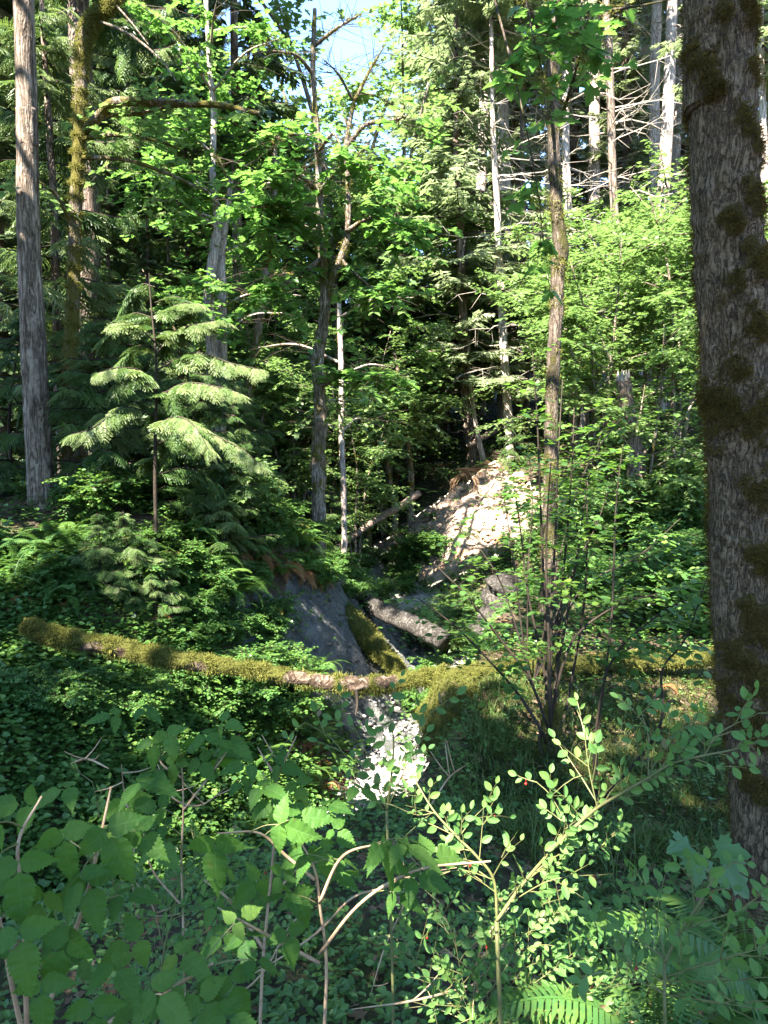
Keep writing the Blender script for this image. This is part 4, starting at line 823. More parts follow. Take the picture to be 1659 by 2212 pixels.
# drooping dark conifer near the top middle
crest('dark conifer with long curtains of drooping foliage near the blue sky', [(515, 1000, 19, 22), (512, 500, 19, 20), (508, 200, 19, 18), (505, 0, 19, 16)], 24, 'fir_bark', 7.5, 22, 2.9, 80, None, 79, mat='fir', droop=.7, tints=(0, .45))
# forest around and behind the viewpoint; it throws the shade over the near ground
for k, x, y, s in (('cedar', -13, 6, .8), ('fir', 15, 14, .8), ('fir', 17, 22, 1), ('hemlock', 9, -8, .8), ('fir', -9, -20, .9), ('fir', 8, -18, .9), ('cedar', -18, 16, 1.1)):
    K[k][0].put((x, y, gz(x, y) - .2), g.uniform(0, 6), s, 'conifer of the forest around the viewpoint', 'conifers around the viewpoint')
def shade_tree(x, y, r0, H, seed, n, Rr):  # unseen tree added to shade the near ground, with sun gaps cut in it
    gg = np.random.default_rng(seed); z = gz(x, y); b = A([x, y, z - .2]); mb = MB(); P = [b, b + A([0, 0, 3]), b + A([.3, .2, H * .6]), b + A([.2, .1, H])]
    mb.tube(P, [r0 * 1.3, r0, r0 * .7, r0 * .2], 12, 30, rough=.07, seed=seed); limbs = []
    for k in range(n):
        h = gg.uniform(.42, .98) * H; a = gg.uniform(0, 6.28); L = Rr * gg.uniform(.5, 1.1) * (1.15 - .5 * h / H); o = A([*trunk_line(P)(A([z + h]))[0], z + h]); lp = [o, o + A([cos(a) * L * .5, sin(a) * L * .5, L * .25]), o + A([cos(a) * L, sin(a) * L, L * .3])]
        if cull(spline(lp, 14), True).any(): continue
        limbs.append(lp); mb.tube(lp, [.07, .045, .015], 6, 10)
    root = thing('maple_tree', b, 'broad leafy maple standing behind the viewpoint', 'tree', 'maples behind the viewpoint'); mb.build('trunk', M['maple_bark'], root, b, smooth=True)
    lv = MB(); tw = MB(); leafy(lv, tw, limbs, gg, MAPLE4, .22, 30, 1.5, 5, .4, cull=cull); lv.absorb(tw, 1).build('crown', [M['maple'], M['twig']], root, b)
for q in ((-7.3, -.8, .20, 15, 81, 46, 4.2), (-4.3, -6.3, .22, 17, 82, 46, 4.5), (-10, -4, .22, 18, 83, 36, 4.5), (-2.6, -3.9, .16, 12, 84, 34, 3.5), (-7.6, 4.2, .2, 16, 85, 46, 4.3)): shade_tree(*q)

# ------------------------------------------------------------------ undergrowth of the banks
def where(x, y, z):
    """name a spot by what one can find there"""
    px = 829.5 + 1534 * x / y
    if y < 9 and x < 0: return 'on the slope under the mossy log'
    if x < -1.2 and y < 12.5: return 'on the steep bank behind the mossy log'
    if x < 0.6 and y < 16: return 'on the brow of the grey clay slope'
    if x < .6: return 'in the shady hollow behind the forked maple'
    if y < 9.5: return 'on the grassy mound beside the hazel stems'
    if y < 16: return 'in the leafy gully behind the hazel stems'
    return 'around the pale sandy cliff'
K['dry_fern'] = []
for s_ in (51, 52):
    q = np.random.default_rng(s_); n = 13; mb = MB(); a = np.arange(n) * 2.4 + q.uniform(-.3, .3, n); d = np.stack([np.cos(a), np.sin(a), q.uniform(-.9, -.2, n)], -1)
    mb.inst(FERNS[2], d * .03, frames(d, A([[0, 0, 1.]]) + q.normal(0, .3, (n, 3))), q.uniform(.4, .8, n), q.uniform(.2, 1, n)); K['dry_fern'].append(Kind(tag(mb.build('dry_fern', M['dry']), '', 'fern')))
def scatter(kind, spots, noun, sr=(.8, 1.2)):
    for px, py, s in spots:
        p = onground(px, py); w = where(*p); k = K[kind][g.integers(0, len(K[kind]))]
        k.put(p - A([0, 0, .03]), g.uniform(0, 6.28), s * g.uniform(*sr), f'{noun} {w}', f'{noun}s {w}')
def box(n, x0, x1, y0, y1, s): return [(g.uniform(x0, x1), g.uniform(y0, y1), s) for _ in range(n)]
scatter('fern', box(14, 380, 680, 1080, 1200, .8) + box(9, 440, 680, 1180, 1250, .85) + box(9, 0, 350, 1130, 1200, .8) + box(8, 180, 520, 1200, 1340, .7) + box(26, 60, 560, 1160, 1340, .85) + box(10, 560, 690, 1500, 1700, .42) + box(10, 250, 620, 1420, 1560, .5) + [(600, 1330, .6), (585, 1375, .55), (600, 1400, .6), (560, 1440, .5), (690, 1455, .5), (640, 1560, .55), (670, 1600, .5), (720, 1640, .45), (700, 1560, .5), (650, 1660, .5), (560, 1640, .5)]
        + [(655, 1580, .5), (690, 1620, .5), (720, 1660, .5), (670, 1670, .5), (705, 1540, .45), (640, 1520, .5), (735, 1600, .4), (930, 1500, .4), (905, 1520, .4), (950, 1540, .4)] + box(9, 60, 480, 1440, 1560, .55) + box(6, 100, 560, 1560, 1680, .5) + box(8, 860, 1010, 1110, 1260, .7) + box(12, 1150, 1520, 1080, 1360, .9) + box(4, 700, 860, 1190, 1260, .8) + box(5, 930, 1060, 1290, 1420, .55), 'green sword fern')
scatter('dry_fern', [(560, 1205, .8), (610, 1215, .8), (655, 1235, .7), (520, 1190, .7), (690, 1260, .6), (650, 1600, .5), (685, 1645, .5), (705, 1690, .45), (60, 1290, .6), (130, 1300, .6), (1060, 1010, .6), (1000, 1030, .6), (330, 1330, .5), (1430, 1480, .4)], 'dry rust brown fern')
scatter('shrub', box(12, 180, 560, 1070, 1160, .6) + box(12, 60, 560, 1200, 1340, .38) + box(14, 0, 480, 1460, 1600, .34) + box(8, 420, 600, 1290, 1420, .4) + box(10, 690, 900, 1230, 1330, .42) + box(14, 1150, 1520, 1080, 1380, .8) + box(8, 560, 690, 1120, 1200, .5) + box(6, 480, 640, 1440, 1600, .55) + [(940, 1480, .5), (960, 1500, .45), (905, 1540, .4), (600, 1500, .5)], 'leafy low shrub')
scatter('shrub_maple', box(14, 890, 1050, 1310, 1430, .36) + box(8, 1130, 1500, 1120, 1330, .75) + box(4, 500, 660, 1100, 1180, .6), 'bright lobed maple shrub')
# young cedars on the brow; their tips catch the sun
for px, py, Y, s in ((215, 1100, 10.2, .9), (400, 1120, 10.5, .75), (470, 1130, 11, .8), (380, 1110, 12, 1.05), (150, 1110, 12, 1.0), (520, 1130, 12.5, .85), (30, 1110, 10.5, .9), (270, 1340, 8.6, .42), (210, 1350, 8.5, .36), (330, 1350, 8.7, .38), (300, 1095, 12.5, 1.25), (490, 1110, 10.5, .7)):
    x = (px - 829.5) / 1534 * Y
    w = 'below the brow just over the mossy log' if py > 1300 else 'on the brow between the grey trunk and the forked maple'
    K['sapling'][g.integers(0, 3)].put((x, Y, gz(x, Y) - .05), g.uniform(0, 6.28), s, f'young cedar with flat sprays {w}', f'young cedars {w}')
for px, Y, s in ((715, 17.5, .62), (770, 18.5, .55), (1110, 21, .5)):
    x = (px - 829.5) / 1534 * Y; K['sapling'][0].put((x, Y, gz(x, Y)), g.uniform(0, 6), s, 'small bright young evergreen beside the slanting pale log' if px < 1000 else 'small bright evergreen on the top of the sandy cliff', None)
def boughs():
    b = W(335, 1090, 9.2); b[2] = gz(b[0], b[1]) - .1; root = thing('cedar_sapling', b, 'young cedar whose long flat boughs catch the sun', 'sapling'); gg = np.random.default_rng(61); mb = MB(); cr = MB()
    mb.tube([b, W(335, 1000, 9.2), W(338, 800, 9.2), W(325, 640, 9.2), W(322, 590, 9.2)], [.028, .024, .018, .010, .003], 8, 30, rough=.06)
    for y0 in range(620, 1080, 34):
        a = gg.uniform(0, 6.28); L = gg.uniform(.35, .95); o = W(335, y0, 9.2); P = spline([o, o + A([cos(a) * L * .5, sin(a) * L * .5, L * .12]), o + A([cos(a) * L, sin(a) * L, -L * .12])], 12); mb.tube(P, [.008, .006, .002], 4, 10); T = unit(np.gradient(P, axis=0)); n = 22; i = gg.integers(1, 12, n); sd = unit(np.cross(A([0, 0, 1.]), T[i])) * np.where(np.arange(n) % 2 == 0, 1., -1.)[:, None]; cr.inst(CEDAR[y0 % 3], P[i], frames(unit(T[i] + sd * gg.uniform(.3, 1, (n, 1)) - A([0, 0, .3])), rnd_normals(gg, n, .35)), .3 * gg.uniform(.6, 1.2, n), gg.uniform(.1, .7, n))
    for pts in ([(335, 770, 9.2), (380, 715, 9), (430, 700, 8.8), (480, 692, 8.7)], [(337, 800, 9.2), (420, 762, 9), (500, 785, 8.7), (562, 798, 8.5)], [(337, 830, 9.2), (300, 800, 9), (250, 795, 8.8), (215, 805, 8.7)], [(338, 960, 9.2), (420, 930, 9), (500, 958, 8.7), (565, 1005, 8.5)], [(338, 900, 9.2), (270, 880, 9), (200, 925, 8.7), (150, 940, 8.6)], [(338, 860, 9.2), (400, 828, 8.9), (470, 836, 8.6), (520, 850, 8.5)], [(336, 740, 9.2), (290, 700, 9), (250, 700, 8.9)], [(330, 690, 9.2), (380, 660, 9), (420, 655, 8.9)], [(338, 920, 9.2), (380, 900, 8.8), (420, 920, 8.5), (450, 970, 8.3)]):
        P = spline([W(*q) for q in pts], 26); mb.tube(P, [.014, .010, .004], 5, 20); T = unit(np.gradient(P, axis=0)); n = 64
        i = gg.integers(4, 26, n); f = i / 25; sg = np.where(np.arange(n) % 2 == 0, 1., -1.); sd = unit(np.cross(A([0, -.25, 1.]), T[i])) * sg[:, None]
        D = unit(T[i] * gg.uniform(.5, 1.1, (n, 1)) + sd * gg.uniform(.4, 1., (n, 1)) - A([0, 0, 1.]) * gg.uniform(0, .55, (n, 1))); pk = gg.integers(0, 3, n); S = .33 * (1.15 - .6 * f) * gg.uniform(.7, 1.2, n); tt = np.clip(gg.normal(.7, .25, n) + .25 * f, 0, 1); Rm = frames(D, rnd_normals(gg, n, .3) + A([0, -.25, 0]))  # boughs tinted pale, more so at the tips, to paint sunlit fronds
        for q in range(3): k = pk == q; cr.inst(CEDAR[q], P[i][k], Rm[k], S[k], tt[k])
    mb.build('trunk', M['twig'], root, b, smooth=True); cr.build('crown', M['cedar'], root, b)
boughs()
# the sunny bush on the edge of the sandy cliff
for px, py, s in ((905, 1075, .8), (885, 1095, .7), (925, 1050, .7)):
    p = W(px, py, 19.3); x, y = p[0], p[1]; K['shrub'][0].put((x, y, gz(x, y) - .1), g.uniform(0, 6), s * 1.0, 'yellow green bush hanging over the edge of the sandy cliff', 'bushes on the cliff edge')

def scatter_ground(n, x0, x1, y0, y1, dens=None):
    x = g.uniform(x0, x1, n); y = g.uniform(y0, y1, n)
    if dens is not None:
        k = g.uniform(0, 1, n) < dens(x, y); x = x[k]; y = y[k]
    return np.stack([x, y, ground(x, y)], -1)
def off_bare(x, y):
    d = x - np.interp(y, CY, CX)
    b = (np.abs(d) < np.where(y < 8, .85, .55)) | ((y > 4.4) & (y < 7.2) & (d > -1.0) & (d < 1.0)) | ((d > -1.75) & (d < 0) & (y > 10.5) & (y < 15)) | ((d > 1.0) & (d < 4.3) & (y > 17.8) & (y < 22.3))
    patch = .6 + .4 * (np.sin(x * 2.1 + 2 * np.sin(y * 1.3)) * np.sin(y * 1.9 + x) > -.35)
    return np.where(b, np.where(y > 10, .10, .02), patch)
# ground cover: many small leaves at ankle height
def cover(name, label, pts, per, leaf, size, height, mat, tints=(.1, .9)):
    n = len(pts); mb = MB(); hh = height * g.uniform(.2, 1, n) ** 1.3; tn = g.uniform(*tints, n)
    for q in range(per):
        a = g.uniform(0, 6.28, n); d = np.stack([np.cos(a), np.sin(a), g.uniform(-.35, .3, n)], -1); S = size * g.uniform(.5, 1.2, n)
        p = pts + A([0, 0, 1.]) * (hh * g.uniform(.5, 1, n))[:, None] + d * (S * .25)[:, None] + g.normal(0, size * .5, (n, 3)) * A([1, 1, .3])
        mb.inst(leaf, p, frames(unit(d), rnd_normals(g, n, .4)), S, np.clip(tn + g.normal(0, .12, n), 0, 1))
    tag(mb.build(name, M[mat]), label, 'ground cover', kind='stuff')
mound = lambda x, y: np.where((x > .7) & (y > 4.2), .12, 1.)
cover('ground_cover', 'low leafy plants carpeting the near banks of the ravine', scatter_ground(34000, -7, 6, 1.8, 9, lambda x, y: off_bare(x, y) * mound(x, y)), 4, OVAL4, .05, .22, 'herb')
cover('ground_cover', 'low leafy plants of the slopes behind the mossy log', scatter_ground(22000, -10, 9, 8.5, 19, off_bare), 4, HAZEL, .07, .35, 'herb')
cover('ground_cover', 'low leafy plants on the floor of the deep woods', scatter_ground(16000, -18, 18, 17, 38, off_bare), 3, OVAL4, .13, .6, 'herb', (0, .8))
cover('ground_cover', 'thick low leafy plants on the slope under the mossy log', scatter_ground(20000, -6.5, -.9, 3.6, 9, lambda x, y: np.where(x - np.interp(y, CY, CX) < -.8, 1., 0)), 4, HAZEL, .06, .34, 'herb', (.2, 1))
cover('ground_cover', 'short moss and clover on the mound before the mossy log', scatter_ground(26000, .75, 5.5, 4.4, 8.4), 3, FUZZ, .05, .04, 'moss_low', (0, .9))
pts = scatter_ground(9000, -6, 6, 2, 10, lambda x, y: np.where(x > .2, 1, .35))
mb = MB(); n = len(pts); a = g.uniform(0, 6.28, n); mb.inst(MAPLE4, pts + A([0, 0, .012]) + g.normal(0, .008, (n, 3)), frames(np.stack([np.cos(a), np.sin(a), g.normal(0, .15, n)], -1), rnd_normals(g, n, .35)), .085 * g.uniform(.4, 1.2, n), g.uniform(0, 1, n))
tag(mb.build('leaf_litter', M['litter']), 'dead brown leaves lying on the bank below the thick trunk', 'leaf litter', kind='stuff')
def tufts(n, fx, L, tints=(.1, .8)):
    p = fx(n); n = len(p); per = 9; P = np.repeat(p, per, 0) + g.normal(0, .025, (n * per, 3)) * A([1, 1, .2]); a = g.uniform(0, 6.28, n * per)
    R = frames(np.stack([np.cos(a), np.sin(a), g.uniform(-.1, 1.1, n * per)], -1), A([[0, 0, 1.]]) + 0 * P); S = L * g.uniform(.4, 1.2, n * per)
    return P, R, np.stack([S, S * .5 + .08, S], -1), np.clip(np.repeat(g.uniform(*tints, n), per) + g.normal(0, .12, n * per), 0, 1)
mb = MB()
mb.inst(BLADE, *tufts(600, lambda n: scatter_ground(n, .75, 4.6, 4.6, 7.5), .20)); mb.inst(BLADE, *tufts(160, lambda n: scatter_ground(n, .5, 1.2, 4.6, 7.4), .20, (.3, 1.))); mb.inst(BLADE, *tufts(260, lambda n: scatter_ground(n, .9, 3, 2.6, 5), .25))
tag(mb.build('grass', M['grass']), 'long thin grass on the mound in front of the mossy log', 'grass', kind='stuff')
# pebbles and clods on the bare ground
PEB = []
for k_ in range(4):
    q = np.random.default_rng(70 + k_); ph = (1 + 5**.5) / 2
    v = A([(-1, ph, 0), (1, ph, 0), (-1, -ph, 0), (1, -ph, 0), (0, -1, ph), (0, 1, ph), (0, -1, -ph), (0, 1, -ph), (ph, 0, -1), (ph, 0, 1), (-ph, 0, -1), (-ph, 0, 1)]) / 1.9 * q.uniform(.75, 1.2, (12, 1)) * A([1, .8, .55])
    PEB.append(tpl(v, [(0, 11, 5), (0, 5, 1), (0, 1, 7), (0, 7, 10), (0, 10, 11), (1, 5, 9), (5, 11, 4), (11, 10, 2), (10, 7, 6), (7, 1, 8), (3, 9, 4), (3, 4, 2), (3, 2, 6), (3, 6, 8), (3, 8, 9), (4, 9, 5), (2, 4, 11), (6, 2, 10), (8, 6, 7), (9, 8, 1)]))
def pebbles(name, label, pts, lo, hi, mat):
    mb = MB(); n = len(pts); pk = g.integers(0, 4, n); S = lo + (hi - lo) * g.uniform(0, 1, n) ** 3; a = g.uniform(0, 6.28, n); Rm = frames(np.stack([np.cos(a), np.sin(a), g.normal(0, .2, n)], -1), rnd_normals(g, n, .4))
    for k in range(4): q = pk == k; mb.inst(PEB[k], pts[q] + A([0, 0, .2]) * S[q][:, None], Rm[q], S[q], .5)
    tag(mb.build(name, M[mat], smooth=True), label, 'gravel', kind='stuff')
inbed = lambda x, y: (np.abs(x - np.interp(y, CY, CX)) < .8) * 1.
pebbles('gravel', 'small pale stones covering the creek bed', scatter_ground(9000, -2, 2.2, 4.8, 14, inbed), .012, .06, 'stone')
onclay = lambda x, y: ((x - np.interp(y, CY, CX) > -1.9) & (x - np.interp(y, CY, CX) < .2)) * 1.
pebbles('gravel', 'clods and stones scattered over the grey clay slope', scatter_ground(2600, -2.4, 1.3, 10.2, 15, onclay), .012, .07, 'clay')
onsand = lambda x, y: ((x - np.interp(y, CY, CX) > .9) & (x - np.interp(y, CY, CX) < 4.7)) * 1.
pebbles('gravel', 'loose clods lying on the pale sandy cliff', scatter_ground(2200, -.5, 5.5, 17.4, 22.6, onsand), .02, .10, 'sand')
# the mossy lip that overhangs the creek
def lip():
    P = [W(1030, 1478, 7.9), W(985, 1500, 7.5), W(955, 1535, 7.1), W(950, 1580, 6.8), W(965, 1625, 6.5), W(1000, 1665, 6.2), W(1060, 1720, 5.7)]; gg = np.random.default_rng(21); mb = MB()
    S, D = mb.tube(P, [.12, .19, .2, .18, .17, .17, .12], 20, 70, rough=.22, seed=12, tint=.72); o = mb.build('mossy_overhang', M['log_bark'], None, (0, 0, 0), smooth=True); tag(o, 'mossy lip of the bank overhanging the pale creek', 'bank'); o['kind'] = 'structure'
    k = gg.integers(0, len(S), 16000); p = S[k]; d = D[k]; mb = MB(); a = unit(gg.normal(0, .8, (16000, 3)) + d - A([0, 0, .5])); mb.inst(FUZZ, p, frames(a, d + gg.normal(0, .4, (16000, 3))), .03 * gg.uniform(.4, 1.7, 16000), gg.uniform(0, .7, 16000))
    q = np.where((D[:, 2] > -.2))[0]; k = gg.choice(q, 1500); p = S[k]; a = unit(D[k] * .8 + gg.normal(0, .35, (1500, 3)) + A([-.3, -.45, -.2])); L = .13 * gg.uniform(.4, 1.3, 1500)
    mb.inst(BLADE, p, frames(a, A([[0, 0, 1.]]) + 0 * p), np.stack([L, L * .35 + .05, -L * .8], -1), gg.uniform(.2, .7, 1500)); mb.build('moss_clumps', M['moss'], o)
    mb = MB(); mb.tube([W(965, 1545, 6.9), W(945, 1560, 6.8), W(925, 1590, 6.75), W(915, 1640, 6.7)], [.014, .011, .008, .003], 6, 16); mb.build('hanging_root', M['twig'], o)
lip()
# creek stones
def stone(seed):
    gg = np.random.default_rng(seed); import bmesh
    bm = bmesh.new(); bmesh.ops.create_icosphere(bm, subdivisions=3, radius=1)
    w = [(gg.normal(0, 1.2, 3), gg.uniform(0, 6)) for _ in range(8)]
    for v in bm.verts:
        c = A(v.co); k = 1 + .10 * sum(sin(float(q @ c) * 1.6 + p) for q, p in w); v.co = (c * k * A([1, .75, .5])).tolist()
    me = bpy.data.meshes.new('creek_stone'); bm.to_mesh(me); bm.free(); me.materials.append(M['stone']); me.polygons.foreach_set("use_smooth", [True] * len(me.polygons))
    o = bpy.data.objects.new('creek_stone', me); COL.objects.link(o); return Kind(tag(o, '', 'stone'))
ST = [stone(i) for i in range(4)]
for i in range(46):
    y = g.uniform(5.0, 12.5); c = float(np.interp(y, CY, CX)); x = c + g.normal(0, .42); s = g.uniform(.04, .14) * (1.6 if i < 6 else 1)
    ST[i % 4].put((x, y, gz(x, y) + s * .15), g.uniform(0, 6), s, 'grey stone lying in the pale creek bed', 'stones of the creek bed')
# exposed roots and tatters under the brow
def roots(label, spots, seed, mat='cane'):
    gg = np.random.default_rng(seed); b = W(*spots[0]); mb = MB()
    c = b + A([0, .12, .02]); mb.tube([c - A([.35, 0, 0]), c, c + A([.35, 0, -.05])], [.03, .05, .03], 8, 12, rough=.1)
    for x, y, Y in spots:
        p = W(x, y, Y)
        for k in range(9):
            q = p + gg.normal(0, .05, 3); L = gg.uniform(.12, .5); mb.tube([c + (q - c) * .2, q, q + A([gg.normal(0, .04), -.03, -L * .5]), q + A([gg.normal(0, .07), gg.normal(0, .04), -L])], [.008, .007, .005, .002], 4, 8)
    o = mb.build('root_tangle', M[mat]); tag(o, label, 'roots')
roots('sunlit root strands hanging from the washed out brow above the log end', [(95, 1300, 8.9), (110, 1325, 8.9), (140, 1290, 8.9), (165, 1320, 8.8), (75, 1280, 9)], 4)
roots('brown fern roots hanging over the top of the grey clay slope', [(545, 1190, 11.5), (575, 1200, 11.5), (610, 1215, 11.5), (650, 1240, 11.8), (560, 1240, 11.4)], 6, 'litter')
roots('thin brown roots trailing down the pale sandy cliff', [(1010, 1015, 21.2), (1050, 1000, 21.4), (980, 1040, 20.8), (1080, 1010, 21.2), (1030, 1040, 20.6)], 9, 'litter')
# rotten stump on the far side of the gully
def rotten():
    b = W(1085, 1345, 11.5); b[2] = gz(b[0], b[1]) - .1; mb = MB(); mb.tube([b, b + A([0, 0, .35]), b + A([.05, .0, .75]), b + A([.1, .02, .95])], [.42, .36, .33, .2], 20, 24, rough=.22, seed=3, tint=.55)
    o = mb.build('rotten_stump', M['dark_bark'], None, b, smooth=True); tag(o, 'dark rotten stump overgrown with leaves behind the hazel stems', 'stump')
rotten()

# ------------------------------------------------------------------ shrubs close to the viewpoint
def hazel():
    base = W(1192, 1655, 6.0); b = A([base[0], base[1], gz(base[0], base[1])]); gg = np.random.default_rng(14)
    root = thing('hazel_clump', b, 'clump of thin dark hazel stems growing in front of the mossy log', 'shrub'); mb = MB(); limbs = []
    tips = [[(1180, 1500), (1176, 1300), (1168, 1100), (1160, 900), (1150, 760)], [(1190, 1480), (1192, 1300), (1200, 1150), (1205, 1000), (1215, 820)], [(1200, 1470), (1212, 1300), (1225, 1150), (1236, 1000), (1240, 880)], [(1185, 1520), (1170, 1420), (1140, 1280), (1125, 1150), (1110, 1050)],
            [(1205, 1450), (1225, 1330), (1250, 1180), (1270, 1040), (1300, 930)], [(1180, 1560), (1140, 1460), (1080, 1380), (1010, 1290), (940, 1220)], [(1170, 1580), (1120, 1500), (1050, 1420), (980, 1350), (900, 1290)], [(1215, 1560), (1240, 1440), (1262, 1300), (1268, 1150), (1266, 1020)], [(1188, 1540), (1186, 1400), (1180, 1250), (1182, 1120), (1190, 1000)],
            [(1200, 1500), (1240, 1380), (1330, 1310), (1430, 1280)]]
    for k, tp in enumerate(tips):
        Y = 6.0 + gg.uniform(-.3, .4); P = [b + A([gg.normal(0, .04), gg.normal(0, .03), -.1]), W(1190 + gg.normal(0, 8), 1600, 6.0)] + [W(x, y, Y + (i - 1) * gg.uniform(-.08, .12)) for i, (x, y) in enumerate(tp)]
        mb.tube(P, [.017, .016, .014, .012, .010, .007, .004], 6, 40, rough=.05); limbs.append(P[2:])
    mb.build('stems', M['twig'], root, b, smooth=True)
    lv = MB(); tw = MB(); leafy(lv, tw, limbs, gg, HAZEL, .066, 18, .45, 4, .3, (.1, .9), start=.32, wr=.003, upw=0.); lv.absorb(tw, 1).build('foliage', [M['hazel'], M['twig']], root, b)
    mb = MB(); S, D = mb.tube([b - A([0, 0, .1]), b + A([-.02, 0, .25]), b + A([0, 0, .45])], [.09, .055, .03], 10, 14); f = MB(); i = gg.integers(0, len(S), 2600); f.inst(FUZZ, S[i] + gg.normal(0, .03, (2600, 3)), frames(unit(gg.normal(0, 1, (2600, 3)) - A([0, 0, .3])), gg.normal(0, 1, (2600, 3))), .03, gg.uniform(0, .8, 2600)); f.build('moss_clumps', M['moss'], root, b)
hazel()
def hazel2(label, spec, seed, size=.07, twigs=14, tl=.35, Ymat='hazel'):
    gg = np.random.default_rng(seed); P0 = W(*spec[0][0]); b = A([P0[0], P0[1], gz(P0[0], P0[1])]); root = thing('hazel_bush', b, label, 'shrub'); mb = MB(); limbs = []
    for tp in spec:
        P = [b - A([0, 0, .1])] + [W(*q) for q in tp]; mb.tube(P, [.012, .011, .009, .006, .003][:len(P)] if len(P) < 6 else [.013, .003], 6, 30); limbs.append(P[1:])
    mb.build('stems', M['twig'], root, b, smooth=True); lv = MB(); tw = MB(); leafy(lv, tw, limbs, gg, HAZEL, size, twigs, tl, 5, .3, (.1, .9), start=.35, wr=.003, upw=0.); lv.absorb(tw, 1).build('foliage', [M[Ymat], M['twig']], root, b)
hazel2('thin stems with sparse round leaves between the hazel clump and the thick trunk', [[(1290, 1600, 5.5), (1300, 1500, 5.5), (1330, 1420, 5.5), (1440, 1370, 5.3)], [(1290, 1590, 5.5), (1320, 1350, 5.6), (1330, 1100, 5.8), (1345, 960, 5.9)], [(1420, 1580, 5.0), (1430, 1450, 5.0), (1480, 1380, 4.8), (1530, 1240, 4.6)], [(1285, 1600, 5.5), (1320, 1430, 5.4), (1420, 1330, 5.2), (1530, 1270, 5.0)]], 15, .065, 16)
hazel2('airy hazel with light leaves reaching across the sandy cliff', [[(1140, 1480, 7.6), (1120, 1300, 7.6), (1100, 1150, 7.7), (1080, 1020, 7.8)], [(1140, 1480, 7.6), (1140, 1250, 7.6), (1150, 1080, 7.7), (1140, 960, 7.8)], [(1150, 1480, 7.6), (1230, 1250, 7.8), (1290, 1130, 7.9), (1330, 1000, 8.0)], [(1150, 1480, 7.6), (1090, 1280, 7.6), (1040, 1190, 7.7), (985, 1130, 7.8)], [(1150, 1480, 7.6), (1250, 1280, 7.8), (1380, 1200, 8), (1470, 1120, 8)], [(1150, 1480, 7.6), (1240, 1080, 7.8), (1320, 930, 8), (1400, 860, 8)]], 16, .07, 10, .5)

